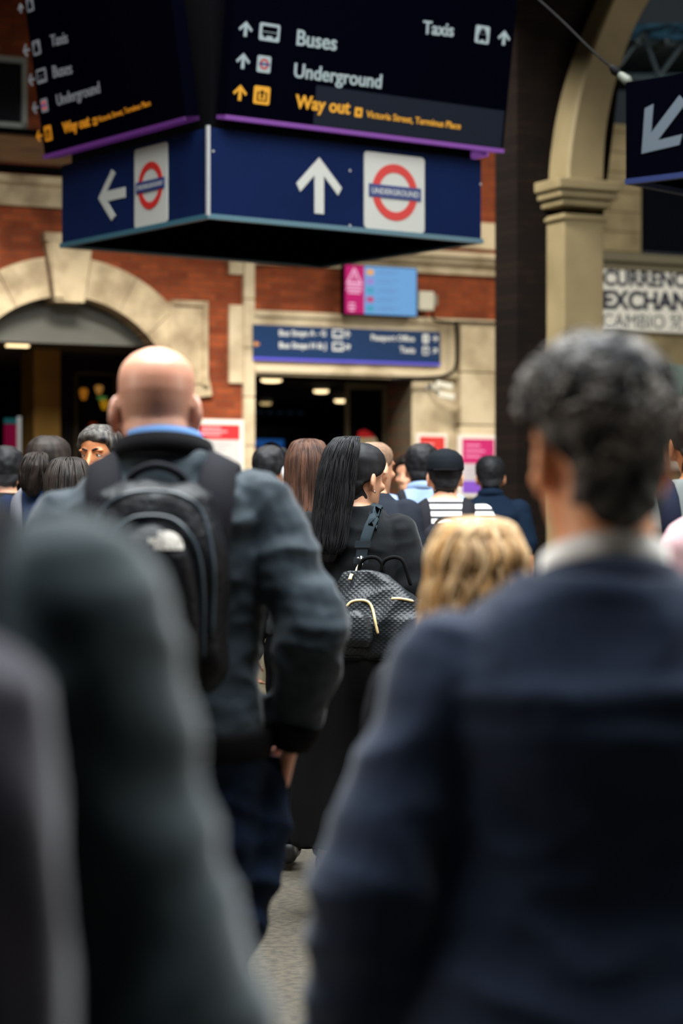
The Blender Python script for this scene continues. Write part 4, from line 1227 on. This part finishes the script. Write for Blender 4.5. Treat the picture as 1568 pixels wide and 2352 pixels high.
rp = nt.nodes.new('ShaderNodeValToRGB'); rp.color_ramp.elements[0].position = .0; rp.color_ramp.elements[0].color = (0, 0, 0, 1); rp.color_ramp.elements[1].position = 1; rp.color_ramp.elements[1].color = (0, 0, 0, 1)
for ps, v in ((.12, 0), (.38, 1), (.52, 1), (.80, 0)):
    e_ = rp.color_ramp.elements.new(ps); e_.color = (v, v, v, 1)
mr = nt.nodes.new('ShaderNodeMapRange'); mr.inputs['From Min'].default_value = 1.56; mr.inputs['From Max'].default_value = 1.82; nt.links.new(ma.outputs[0], mr.inputs['Value']); nt.links.new(mr.outputs[0], rp.inputs[0])
mu_ = nt.nodes.new('ShaderNodeMath'); mu_.operation = 'MULTIPLY'; mu_.inputs[1].default_value = .4; nt.links.new(rp.outputs[0], mu_.inputs[0])
mx_ = nt.nodes.new('ShaderNodeMix'); mx_.data_type = 'RGBA'; mx_.inputs['B'].default_value = lin((158, 122, 104)) + (1,); nt.links.new(mu_.outputs[0], mx_.inputs['Factor']); nt.links.new(old, mx_.inputs['A']); nt.links.new(mx_.outputs['Result'], b_.inputs['Base Color'])
M_skin_tan = mat('skin_tan', (206, 138, 92), .5, (190, 118, 74), 9, sss=.15, lo=.3, hi=.8)
M_skin_warm = mat('skin_warm', (250, 176, 128), .5, (238, 154, 106), 9, sss=.15, lo=.3, hi=.8)
M_skin_deep = mat('skin_olive', (190, 134, 96), .5, (172, 112, 78), 9, sss=.12, lo=.3, hi=.8)
M_eye = mat('eye_white', (206, 200, 190), .2)
M_iris = mat('iris', (34, 22, 14), .2)
def hair_mat(n, a, b, sc=40, st=(1, 1, .12), lo=.38, hi=.66, rough=.6): return mat(n, a, rough, b, sc, st, lo=lo, hi=hi, detail=3, spec=.25)
H_black = hair_mat('hair_black', (10, 10, 12), (24, 24, 28))
H_dark = hair_mat('hair_dark_brown', (20, 15, 12), (44, 34, 28))
H_brown = hair_mat('hair_brown', (44, 25, 17), (84, 54, 38))
H_blonde = hair_mat('hair_blonde', (190, 146, 92), (78, 58, 40), 26, lo=.36, hi=.74)
H_blonde2 = hair_mat('hair_blonde_pale', (212, 180, 136), (140, 106, 68), 30)
H_grey = mat('hair_grey_curls', (14, 14, 17), .6, (134, 128, 122), 22, lo=.45, hi=.74, spec=.2)
H_grey2 = mat('hair_grey_tips', (30, 30, 33), .6, (176, 168, 160), 16, lo=.36, hi=.62, spec=.2)
H_silver = hair_mat('hair_silver', (26, 25, 26), (92, 87, 80), 60)
H_stub = mat('hair_stubble', (128, 100, 78), .7, (104, 78, 60), 60)
def cloth(n, a, b=None, sc=60, bump=.2, rough=.85, sheen=0.0, **k): return mat(n, a, rough, b, sc, bump=bump * .5, bump_scale=520, spec=.1, sheen=sheen, **k)
C_suit = cloth('navy_suit', (33, 43, 62), (28, 37, 54), 90, sheen=.22)
C_softshell = cloth('charcoal_softshell', (45, 55, 62), (38, 47, 54), 40, rough=.62, sheen=.2)
C_fore = cloth('slate_jacket', (44, 55, 59), (38, 48, 51), 40, sheen=.35)
C_black = cloth('black_cotton', (20, 22, 25), (16, 18, 20), 50, sheen=.12)
C_rib = cloth('black_rib', (11, 11, 13), bump=.4)
C_jeans = cloth('navy_denim', (16, 30, 50), (12, 22, 38), 30)
C_darktrouser = cloth('dark_trousers', (11, 12, 16))
C_skirt = cloth('black_skirt', (7, 7, 9))
C_white = cloth('white_shirt', (226, 222, 216), bump=.1)
C_bluecollar = cloth('blue_shirt', (92, 128, 176), bump=.1)
C_sky = cloth('pale_blue_shirt', (136, 156, 186), (122, 142, 174), 12)
C_navy = cloth('navy_polo', (13, 27, 44))
C_blue = cloth('royal_navy_top', (12, 36, 72))
C_beige = cloth('beige_trousers', (156, 146, 122))
C_grey = cloth('grey_shirt', (104, 108, 106))
C_pink = cloth('dusty_pink', (206, 168, 172))
C_shoe = mat('shoe_leather', (16, 14, 14), .45)
C_shoe_white = mat('shoe_white', (180, 176, 170), .6)
C_pack = mat('pack_nylon', (13, 14, 18), .45, (10, 10, 14), 30, bump=.35, bump_scale=90, spec=.13)
C_packstrap = cloth('pack_strap', (27, 27, 32))
C_packgrey = cloth('pack_grey', (84, 88, 96), (64, 68, 76), 18)
C_strapgrey = cloth('strap_grey', (124, 124, 132))
C_zip = mat('zip_sheen', (46, 58, 66), .35)
def stripe_mat():
    m = bpy.data.materials.new('striped_knit'); m.use_nodes = True; nt = m.node_tree; b = nt.nodes['Principled BSDF']
    tc = nt.nodes.new('ShaderNodeTexCoord'); sp = nt.nodes.new('ShaderNodeSeparateXYZ'); nt.links.new(tc.outputs['Object'], sp.inputs[0])
    mu = nt.nodes.new('ShaderNodeMath'); mu.operation = 'MULTIPLY'; mu.inputs[1].default_value = 1 / .036; nt.links.new(sp.outputs[2], mu.inputs[0])
    fr = nt.nodes.new('ShaderNodeMath'); fr.operation = 'FRACT'; nt.links.new(mu.outputs[0], fr.inputs[0])
    r = nt.nodes.new('ShaderNodeValToRGB'); r.color_ramp.interpolation = 'CONSTANT'
    r.color_ramp.elements[0].color = lin((206, 202, 196)) + (1,); r.color_ramp.elements[1].position = .62; r.color_ramp.elements[1].color = lin((38, 40, 46)) + (1,)
    nt.links.new(fr.outputs[0], r.inputs[0]); nt.links.new(r.outputs[0], b.inputs['Base Color']); b.inputs['Roughness'].default_value = .9
    return m
C_stripe = stripe_mat()

# ---------------------------------------------------------------- bald man with the black backpack
P = person('bald man in dark jacket and blue shirt collar walking away, hand in his jeans pocket', 377, 4.6, 1.80, 1.08, 0, 2, M_skin_bald, hx=-.018, hz=-.036, slope=.0, drop_l=.045, vox=.0045, neck=.068, pitch=4,
           arms={'R': ((.302, -.075, 1.150), (.255, .02, .915)), 'L': ((-.262, -.05, 1.115), (-.245, .06, .88))}, stride=9)
P3 = P
C_soft = C_softshell
top(P, C_soft, .018, .915, 'long', .007, ease=.012, cuff=.006, sl=.80, cr=[(.014, (4, 4, 5), 4), (.010, (7, 7, 15), 9, True), (.003, (22, 22, 40), 5)])
collar(P, 'stand_collar', C_rib, 1.494, .086, .046, .012, .30, .014, ry=.084, y=-.004)
collar(P, 'shirt_collar', C_bluecollar, 1.520, .074, .032, .005, .28, .004, ry=.074, y=-.002)
for s in 'LR':
    el, wr = (Vector(q) for q in P.arms[s]); d = (wr - el).normalized(); bm = NB()
    tube(bm, [wr - d * .060, wr - d * .03, wr + d * .006], [.058, .056, .045], 18, round_ends=False); part(P, 'rib_cuff', bm, C_rib, vox=.006, smooth=1)
bm = NB(); rx, ry, yc = torso_at(.92); loft(bm, [(0, yc, .885, rx * P.w + .026, ry * 1.04 + .026), (0, yc, .90, rx * P.w + .036, ry * 1.04 + .036), (0, yc, .935, rx * P.w + .040, ry * 1.04 + .040), (0, yc, .95, rx * P.w + .034, ry * 1.04 + .034)], 32, 2.4); part(P, 'rib_hem', bm, C_rib, vox=.008, smooth=1)
trousers(P, C_jeans, .018, .009, bulge=([(.20, .03, .84), (.188, .02, .74), (.155, .0, .62), (.118, -.01, .50)], [.050, .068, .072, .066]), cr=[(.014, (6, 6, 14), 3, True), (.004, (20, 20, 30), 7)])
shoes(P, C_shoe)
backpack(P, 'black backpack with a white half dome logo worn by the bald man', 1.10, 1.520, .295, .18, C_pack, mstrap=C_packstrap, sw=.078, mzip=C_zip, pocket=(.06, .66, .80), x_strap=(.080, .108, .125))
o = P.pack
Mi = P.M.inverted()
pl, nl = pxpath(P.pocketB, P, [(381, 1242)], 0)
c = pl[0] if pl else Vector((0, -.35, 1.45))
FG = Face((0, c.y - .004, 0), (1, 0, 0), (0, 0, 1), o, P.o.location, 0)
M_logo = mat('logo_thread', (150, 144, 134), .7, emit=0)
bm = NB(); a1, b0 = FG.px(420, 1262); a0, b1 = FG.px(378, 1222)
for i in range(3):
    r1 = (a1 - a0) * (1 - .30 * i); r0 = r1 - (a1 - a0) * .245
    FG.ring(bm, a0, b0, max(r0, .001), r1, 0, .003, 24, 0, 90)
drape(obj('logo_dome', bm, M_logo, o), (P.packB, P.pocketB))
for body, l, r, y in (('THE', 361, 384, 1234), ('NORTH', 341, 392, 1248), ('FACE', 355, 392, 1261)):
    a, b = FG.px(l, y); a2, _ = FG.px(r, y)
    me = text_mesh(body, .05); xs = [v.co.x for v in me.vertices]; kx = (a2 - a) / (max(xs) - min(xs)); ky = abs(FG.px(l, y)[1] - FG.px(l, y - 12)[1]) / .72
    me.transform(FG.mat(a, b, 0) @ Matrix.Diagonal((kx, ky, .05, 1)) @ Matrix.Translation((-min(xs), 0, 0)))
    drape(obj('logo_lettering', me, M_logo, o), (P.packB, P.pocketB))
pl, nl = pxpath(P.packB, P, [(366, 1448)], .004)
if pl:
    bm = NB(); ellipsoid(bm, pl[0], (.008, .008, .012)); obj('cord_toggle', bm, mat('teal_toggle', (96, 132, 142), .4), o, True)
# ---------------------------------------------------------------- grey haired man in the suit
P = person('grey curly haired man in navy suit and white shirt collar, nearest at the right', 1388, 2.6, 1.605, 1.16, 5, 4, M_skin_warm, slope=.045, yaw=11, pitch=2, vox=.0055, neck=.064,
           arms={'L': ((-.305, -.055, 1.09), (-.325, .03, .84)), 'R': ((.30, -.055, 1.085), (.25, .05, .85))}, stride=8, hz=0)
P2 = P
top(P, C_suit, .022, .78, 'long', .009, ease=.014, cuff=.014, flare=.17, cr=[(.012, (4, 4, 4), 8), (.006, (8, 8, 14), 2, True)])
collar(P, 'jacket_collar', C_suit, 1.455, .088, .045, .012, .42, .018, ry=.083, y=.004)
collar(P, 'shirt_collar', C_white, 1.478, .076, .052, .006, .46, .006, ry=.074, y=.004)
trousers(P, C_darktrouser, .016, .012); shoes(P, C_shoe)
hr = short_hair(P, H_grey, .022, .009, 30, grow_top=.012, vox=.006, side=.75, nape=-.022, hl=[-.086, -.036, .006, .030, .042, .055, .064])
rnd = random.Random(5); bmc = [NB(), NB()]
for i in range(1900):
    z = rnd.uniform(-.06, .122); a = rnd.uniform(-.75, .75) if z < .04 else (rnd.uniform(-2.0, 2.0) if z < .06 else rnd.uniform(-3.1, 3.1))
    p = head_pt(z, a); q = (p - Vector((0, -.004, .02))).normalized(); up = max(0, (z - .0) / .11)
    p = p + q * (.012 + .014 * up); t = Vector((rnd.gauss(0, 1), rnd.gauss(0, 1), rnd.gauss(0, 1))); t = (t - q * t.dot(q)).normalized(); r_ = rnd.uniform(.006, .012)
    b_ = q.cross(t); pts = [P.MH @ (p + (t * math.cos(f) + (q * .8 + b_ * .4) * math.sin(f)) * r_) for f in np.linspace(0, 4.2, 6)]
    tube(bmc[rnd.random() < .4], pts, [.0026] * 5 + [.001], 4, round_ends=False)
part(P, 'curls', bmc[0], H_grey, hr); part(P, 'curls', bmc[1], H_grey2, hr)

# ---------------------------------------------------------------- person at the near left
P = person('person in slate jacket cropped at the near left, only shoulder and sleeve in view', -395, 1.6, 1.685, 1.02, 0, 6, vox=.008, arms={'R': ((.262, -.03, 1.10), (.232, .04, .85))}, stride=6, hz=0)
P1 = P
top(P, C_fore, .020, .86, 'long', .009, ease=.012, cuff=.012, cr=[(.012, (4, 4, 4), 3), (.007, (8, 8, 16), 6, True)])
collar(P, 'stand_collar', C_fore, 1.478, .080, .045, .010, .3, .01)
trousers(P, C_darktrouser); shoes(P, C_shoe); short_hair(P, H_dark, .014)
backpack(P, 'dark plum grey backpack on the cropped person at the near left', .95, 1.385, .40, .16, cloth('pack_plum', (42, 39, 48), (34, 32, 39), 20, sheen=.2), mstrap=C_packstrap, sw=.07, detail=False, taper=.9)

# ---------------------------------------------------------------- woman in black with the quilted bag
P = person('woman in black with long black ponytail carrying a quilted bag on her shoulder', 812, 8.0, 1.665, .98, -8, 8, M_skin, yaw=-34, pitch=4, vox=.006,
           arms={'R': ((.262, -.04, 1.125), (.20, .16, 1.02)), 'L': ((-.235, -.02, 1.10), (-.20, .16, 1.0))}, stride=8)
P4 = P
top(P, C_black, .014, .93, 'short', .008, name='black_top', ease=.012, cr=[(.012, (5, 5, 6), 2), (.008, (9, 9, 12), 4, True)])
bm = NB(); loft(bm, [(0, 0, .235, .235, .20), (0, 0, .4, .23, .19), (0, 0, .6, .215, .17), (0, -.005, .8, .20, .15), (0, -.005, .92, .187, .135), (0, 0, 1.02, .168, .118)], 32, 2.1)
part(P, 'long_skirt', bm, C_skirt, vox=.012, cr=[(.016, (12, 12, 2), 3)])
shoes(P, C_shoe)
short_hair(P, H_black, .014, .003, 30)
hs = [(.0, -.055, 1.755, .028, .03), (-.015, -.085, 1.745, .045, .045), (-.03, -.110, 1.70, .060, .052), (-.045, -.122, 1.62, .066, .052), (-.055, -.130, 1.53, .068, .046), (-.065, -.140, 1.44, .066, .040), (-.072, -.150, 1.35, .058, .034), (-.075, -.150, 1.32, .040, .024), (-.075, -.148, 1.29, .022, .014)]
long_hair(P, H_black, hs, 260, .0022, .005, 3, ylim=.2, back=2.0)
bm = NB(); tube(bm, [P.MH @ Vector((.0855, -.012, -.052)), P.MH @ Vector((.089, -.010, -.056))], .004, 8); part(P, 'earring', bm, mat('earring', (210, 200, 180), .2, metal=1))
# bag
bagM = Matrix.Translation(at(862, 1420, 7.72)) @ Matrix.Rotation(R(-14), 4, 'Z')
bo = empty('quilted_bag', bagM.translation, R(-14)); tag(bo, 'black quilted shoulder bag with cream piping hanging behind the woman in black', 'bag')
M_quilt = bpy.data.materials.new('quilted_nylon'); M_quilt.use_nodes = True
nt = M_quilt.node_tree; b = nt.nodes['Principled BSDF']; b.inputs['Base Color'].default_value = lin((20, 25, 29)) + (1,); b.inputs['Roughness'].default_value = .5; b.inputs['Specular IOR Level'].default_value = .3
tc = nt.nodes.new('ShaderNodeTexCoord'); hts = []
for ang in (38, -38):
    mp = nt.nodes.new('ShaderNodeMapping'); mp.inputs['Rotation'].default_value = (0, R(ang), 0); nt.links.new(tc.outputs['Object'], mp.inputs[0])
    wv = nt.nodes.new('ShaderNodeTexWave'); wv.bands_direction = 'Z'; wv.inputs['Scale'].default_value = 26; wv.inputs['Distortion'].default_value = .8; wv.inputs['Detail'].default_value = 1
    nt.links.new(mp.outputs[0], wv.inputs['Vector']); hts.append(wv)
ad = nt.nodes.new('ShaderNodeMath'); ad.operation = 'MULTIPLY'; nt.links.new(hts[0].outputs['Fac'], ad.inputs[0]); nt.links.new(hts[1].outputs['Fac'], ad.inputs[1])
bp = nt.nodes.new('ShaderNodeBump'); bp.inputs['Strength'].default_value = .3; bp.inputs['Distance'].default_value = .006; nt.links.new(ad.outputs[0], bp.inputs['Height']); nt.links.new(bp.outputs[0], b.inputs['Normal'])
bm = NB(); loft(bm, [(.02, 0, -.135, .13, .05), (.015, 0, -.125, .165, .075), (.01, 0, -.06, .180, .092), (.015, 0, .0, .172, .088), (.0, 0, .06, .150, .066), (-.02, 0, .11, .120, .036), (-.035, 0, .150, .085, .016), (-.045, 0, .165, .05, .010)], 40, 2.8)
me = fuse(bm, .006, 3); crumple(me, .010, (12, 12, 12), 2, True)
bag = obj('bag_body', me, M_quilt, bo, True)
Pb = Person(); Pb.M = bagM
BB = bvh(bag)
M_pipe = mat('cream_piping', (214, 186, 132), .5)
for pts, r in (([(798, 1392), (806, 1384), (820, 1380), (838, 1380), (850, 1388), (857, 1405), (861, 1425), (867, 1453)], .0052), ([(789, 1397), (779, 1401), (772, 1415), (765, 1428), (760, 1445), (764, 1468), (776, 1487)], .0045), ([(901, 1376), (922, 1376), (946, 1381)], .005)):
    pp, _ = pxpath(BB, Pb, pts, .002)
    if len(pp) > 2:
        bm = NB(); tube(bm, pp, r, 8, m=24); obj('piping', bm, M_pipe, bo, True)
pp, nn = pxpath(BB, Pb, [(812, 1400), (846, 1430)], .0)
bm = NB(); q = Matrix.Translation(Pb.M.inverted() @ at(815, 1442, 7.62)); loft(bm, [(0, 0, -.065, .05, .03), (0, 0, -.04, .062, .042), (0, 0, 0, .06, .042), (0, 0, .04, .045, .035), (0, 0, .06, .02, .015)], 26, 2.6, M=q)
me = fuse(bm, .006, 2); crumple(me, .004, (20, 20, 20), 3); obj('end_pocket', me, M_quilt, bo, True)
for x in (-.02, .06):
    bm = NB(); tube(bm, [(x - .05, .02, .13), (x - .03, .01, .20), (x + .03, .01, .205), (x + .06, .02, .12)], .007, 8, m=16); obj('carry_handle', bm, C_rib, bo, True)
# its strap over her right shoulder
sp, sn = pxpath(P.bvh, P, [(866, 1168), (858, 1188), (848, 1212), (840, 1235), (833, 1262)], .003)
fr, fn = over_shoulder(P, .085, .10, .11, 60, 205, 16)
Mloc = P.M; Mb = bagM.inverted()
tow = lambda L: [Mb @ (Mloc @ p) for p in L]
top3 = Mb.to_3x3() @ Mloc.to_3x3()
bm = NB(); sweep(bm, tow(sp[::-1] + fr), [top3 @ n for n in sn[::-1] + fn], .038, .004); obj('shoulder_strap', bm, cloth('webbing', (44, 54, 60)), bo, True)
FBk = Face(Mb @ at(833, 1250, 7.82), Mb.to_3x3() @ Vector((1, 0, 0)), Mb.to_3x3() @ Vector((.12, 0, 1)))
bm = NB()
for (x0, y0, x1, y1, l, t) in ((-.028, -.012, .028, .012, .0, .012), (-.02, -.045, .02, -.012, .0, .008), (-.026, -.068, .026, -.045, .0, .012)):
    FBk.rect(bm, x0, y0, x1, y1, l, t, rad=.004)
obj('strap_buckle', bm, mat('buckle_plastic', (36, 44, 50), .35), bo)
bm = NB(); tube(bm, [Mb @ at(829, 1281, 7.8), Mb @ at(830, 1297, 7.79)], [.008, .006], 8); tube(bm, [Mb @ at(821, 1282, 7.8), Mb @ at(838, 1282, 7.8)], .004, 8); obj('snap_hook', bm, mat('hook_steel', (170, 176, 178), .25, metal=1), bo, True)
bm = NB(); sweep(bm, [Mb @ at(827, 1296, 7.79), Mb @ at(821, 1306, 7.78), Mb @ at(817, 1318, 7.76), Mb @ at(806, 1322, 7.72), Mb @ at(803, 1332, 7.70)], [(0, -1, 0)] * 5, .012, .005); obj('cream_tab', bm, M_pipe, bo)

# ---------------------------------------------------------------- blonde woman
P = person('woman with wavy blonde hair seen from behind between the bag and the suited man', 1094, 3.9, 1.375, 1.0, 0, 10, M_skin, vox=.009, stride=6)
top(P, cloth('dark_knit', (24, 24, 28)), .014, .92, 'long', .012, name='knit_top'); trousers(P, C_darktrouser); shoes(P, C_shoe)
hs = [(.0, 0, 1.785, .03, .035), (0, -.005, 1.765, .075, .085), (0, -.010, 1.70, .094, .116), (0, -.015, 1.62, .104, .120), (-.004, -.03, 1.54, .116, .114), (-.008, -.05, 1.46, .130, .105), (-.012, -.08, 1.38, .140, .085), (0, -.10, 1.28, .130, .06), (0, -.105, 1.20, .11, .04), (0, -.105, 1.14, .08, .025)]
long_hair(P, H_blonde, hs, 260, .0055, .017, 7, ylim=.03, back=1.1, fan=.5, m2=H_blonde2)

# ---------------------------------------------------------------- the crowd ahead
P = person('woman with long straight brown hair walking beside the black ponytail', 707, 9.0, 1.675, .95, 0, 12, vox=.008, stride=9, yaw=-6)
top(P, C_black, .014, .95, 'long', .012, name='dark_top'); trousers(P, C_darktrouser); shoes(P, C_shoe)
hs = [(.0, 0, 1.770, .03, .035), (0, -.005, 1.752, .066, .076), (0, -.010, 1.69, .090, .108), (0, -.015, 1.61, .094, .112), (0, -.03, 1.53, .096, .10), (0, -.06, 1.45, .098, .085), (0, -.095, 1.36, .098, .06), (0, -.11, 1.26, .092, .045), (0, -.112, 1.17, .08, .035), (0, -.112, 1.12, .06, .025)]
long_hair(P, H_brown, hs, 240, .0028, .003, 4, ylim=.03, m2=H_brown)

P = person('man with cropped fair hair just right of the black ponytail', 852, 10.3, 1.745, 1.0, -20, 14, M_skin, vox=.009, yaw=-20, stride=9)
top(P, cloth('dark_tshirt', (30, 34, 42)), .014, .92, 'short', .012, name='tshirt'); trousers(P, C_darktrouser); shoes(P, C_shoe); short_hair(P, H_stub, .004, .001, 40)

P = person('man wearing headphones and white shirt near the passage sign poster', 618, 12.0, 1.765, .95, -12, 16, M_skin, vox=.009, yaw=-25, stride=10, arms={'R': ((.225, -.05, 1.13), (.22, .16, 1.0))})
top(P, cloth('white_tshirt', (198, 196, 188)), .016, .90, 'short', .012, name='white_shirt'); trousers(P, C_beige); shoes(P, C_shoe_white); short_hair(P, H_black, .020, .006, 30)
hp = empty('headphones', P.o.location, P.o.rotation_euler.z); tag(hp, 'over-ear headphones with pale cup worn by the man in the white shirt', 'headphones')
Mk = Matrix.Scale(P.k, 4) @ Matrix.Translation((0, 0, P.dz)) @ P.MH
bm = NB(); tube(bm, [Mk @ Vector((.104 * math.sin(a), -.01, -.01 + .158 * math.cos(a))) for a in np.linspace(-1.55, 1.55, 17)], .009, 8); obj('headband', bm, M_black, hp, True)
for g, m in ((1, mat('pale_cup', (190, 192, 196), .4)), (-1, M_black)):
    bm = NB(); ellipsoid(bm, (g * .104, -.012, -.012), (.018, .034, .040), Mk); obj('ear_cup', bm, m, hp, True)
backpack(P, 'dark teal sling backpack over the white shirt of the headphone man', 1.12, 1.46, .20, .10, cloth('teal_pack', (26, 52, 56)), sw=.055, detail=False)

P = person('man in pale blue shirt left of the capped man', 968, 12.4, 1.79, 1.02, 4, 18, M_skin_deep, vox=.009, yaw=-8, stride=9)
top(P, C_sky, .016, .88, 'long', .012, name='shirt'); trousers(P, C_darktrouser); shoes(P, C_shoe); short_hair(P, H_black, .018, .004, 34)
collar(P, 'shirt_collar', C_sky)
backpack(P, 'dark slim backpack on the man in the pale blue shirt', 1.00, 1.42, .26, .12, C_packstrap, sw=.05, detail=False)

P = person('capped man in black and white striped shirt', 1022, 11.0, 1.72, 1.02, 0, 20, M_skin, vox=.008, stride=9)
top(P, C_stripe, .016, .90, 'short', .010, name='striped_shirt'); trousers(P, C_darktrouser); shoes(P, C_shoe); short_hair(P, H_black, .012, .003, 34)
bm = NB(); rings = []
for z in np.linspace(.02, .112, 12):
    rings.append([P.MH @ (head_pt(z, 2 * math.pi * j / 36) + (head_pt(z, 2 * math.pi * j / 36) - Vector((0, 0, .0))).normalized() * .020) for j in range(36)])
rings_to_mesh(bm, rings); ellipsoid(bm, (0, -.004, .095), (.06, .07, .045), P.MH); cap = part(P, 'cap', bm, cloth('cap_black', (15, 20, 25)), vox=.006, smooth=2)
bm = NB(); rings = [[P.MH @ Vector((x * q, .10 + .075 * math.cos(x / .085 * 1.45) * (1 if q > .5 else .0), .035 - abs(x) * .25 + dz)) for q, dz in ((1, 0), (1, .006), (.2, .006), (.2, 0))] for x in np.linspace(-.08, .08, 14)]
rings_to_mesh(bm, rings); part(P, 'brim', bm, cloth('cap_black', (15, 20, 25)), cap)
bm = NB(); pts = [P.MH @ (head_pt(.028, a) * 1.0 + Vector((math.sin(a), -math.cos(a), 0)) * .023) for a in np.linspace(-.6, .6, 9)]; tube(bm, pts, .007, 6); part(P, 'adjuster_strap', bm, C_rib, cap)
backpack(P, 'black backpack with padded straps on the capped man', .98, 1.40, .29, .15, C_packstrap, sw=.07, detail=True)

P = person('man in navy polo shirt in front of the magenta poster', 1126, 14.0, 1.765, 1.0, 0, 22, M_skin_deep, vox=.009, stride=9)
top(P, C_navy, .016, .88, 'short', .012, name='polo_shirt'); trousers(P, C_darktrouser); shoes(P, C_shoe); short_hair(P, H_black, .016, .003, 34); collar(P, 'polo_collar', C_navy)

P = person('dark haired person half hidden behind the man in pale blue', 944, 14.6, 1.79, .95, 150, 24, M_skin, vox=.009, stride=7)
top(P, cloth('dull_blue_top', (62, 78, 98)), .014, .9, 'long', .012, name='top'); trousers(P, C_darktrouser); shoes(P, C_shoe); short_hair(P, H_dark, .018, .004, 30)

P = person('woman in royal blue top with tied back dark hair at the left', 104, 10.0, 1.755, .98, -6, 26, M_skin, vox=.008, yaw=-28, stride=8)
top(P, C_blue, .015, .9, 'long', .011, name='blue_top'); trousers(P, C_darktrouser); shoes(P, C_shoe); short_hair(P, H_dark, .016, .003, 30)
hs = [(-.01, -.085, 1.66, .02, .02), (-.012, -.115, 1.645, .045, .035), (-.02, -.130, 1.60, .058, .042), (-.025, -.130, 1.54, .055, .038), (-.03, -.125, 1.49, .04, .028), (-.03, -.12, 1.46, .02, .016)]
long_hair(P, H_dark, hs, 60, .004, .006, 2, ylim=.2, back=2.0)
backpack(P, 'grey backpack with pale straps on the woman in royal blue', .98, 1.325, .30, .15, C_packgrey, mstrap=C_strapgrey, sw=.06, detail=True, mzip=mat('zip_light', (130, 134, 140), .4), xoff=-.05)

P = person('woman with long dark hair close behind the bald man, low at his left', 158, 8.6, 1.60, .95, 0, 28, M_skin, vox=.009, stride=8)
top(P, C_black, .014, .92, 'long', .012, name='dark_top'); trousers(P, C_darktrouser); shoes(P, C_shoe)
hs = [(.0, 0, 1.765, .03, .035), (0, -.005, 1.748, .068, .078), (0, -.010, 1.69, .092, .110), (0, -.015, 1.61, .097, .112), (0, -.03, 1.53, .10, .10), (0, -.06, 1.45, .10, .085), (0, -.095, 1.36, .10, .06), (0, -.11, 1.26, .09, .045), (0, -.112, 1.18, .07, .03)]
long_hair(P, H_dark, hs, 120, .0045, .004, 9, ylim=.03)

P = person('man with grey streaked hair facing the camera over the bald man\'s shoulder', 236, 9.6, 1.785, 1.0, 158, 30, M_skin_tan, vox=.0045, stride=7)
top(P, C_black, .016, .9, 'long', .012); trousers(P, C_darktrouser); shoes(P, C_shoe); short_hair(P, H_silver, .018, .004, 34)
for g in (1, -1):
    bm = NB(); tube(bm, [P.MH @ Vector((g * x, y, z)) for x, y, z in ((.014, .096, .024), (.030, .0945, .030), (.046, .082, .026))], [.004, .0045, .0025], 8, m=8); part(P, 'eyebrow', bm, H_dark)
    bm = NB(); tube(bm, [P.MH @ Vector((g * x, y, z)) for x, y, z in ((.019, .082, .006), (.031, .0875, .0135), (.045, .077, .006))], [.003, .0036, .003], 8, m=8); part(P, 'eyelid', bm, M_skin_tan)

P = person('person in dark coat at the far left edge beside the crimson panel', 12, 11.6, 1.755, 1.0, 10, 32, M_skin, vox=.009, stride=8)
top(P, C_black, .018, .85, 'long', .012, name='coat'); trousers(P, C_darktrouser); shoes(P, C_shoe); short_hair(P, H_black, .018, .004, 30)

P = person('man in grey shirt at the right edge behind the suited man', 1610, 6.5, 1.745, 1.0, 0, 34, M_skin_tan, vox=.008, stride=8)
top(P, C_grey, .016, .88, 'long', .011, name='shirt'); trousers(P, C_darktrouser); shoes(P, C_shoe); short_hair(P, H_dark, .014, .003, 30)
backpack(P, 'navy backpack with wide straps on the man in grey at the right edge', .98, 1.42, .28, .14, cloth('pack_navy', (20, 24, 40)), sw=.06, detail=False)

P = person('person in dusty pink top cropped by the right edge', 1775, 4.6, 1.66, 1.0, 0, 36, M_skin, vox=.009, stride=6)
top(P, C_pink, .016, .9, 'long', .011, name='pink_top'); trousers(P, C_darktrouser); shoes(P, C_shoe_white); short_hair(P, H_brown, .02, .004, 30)
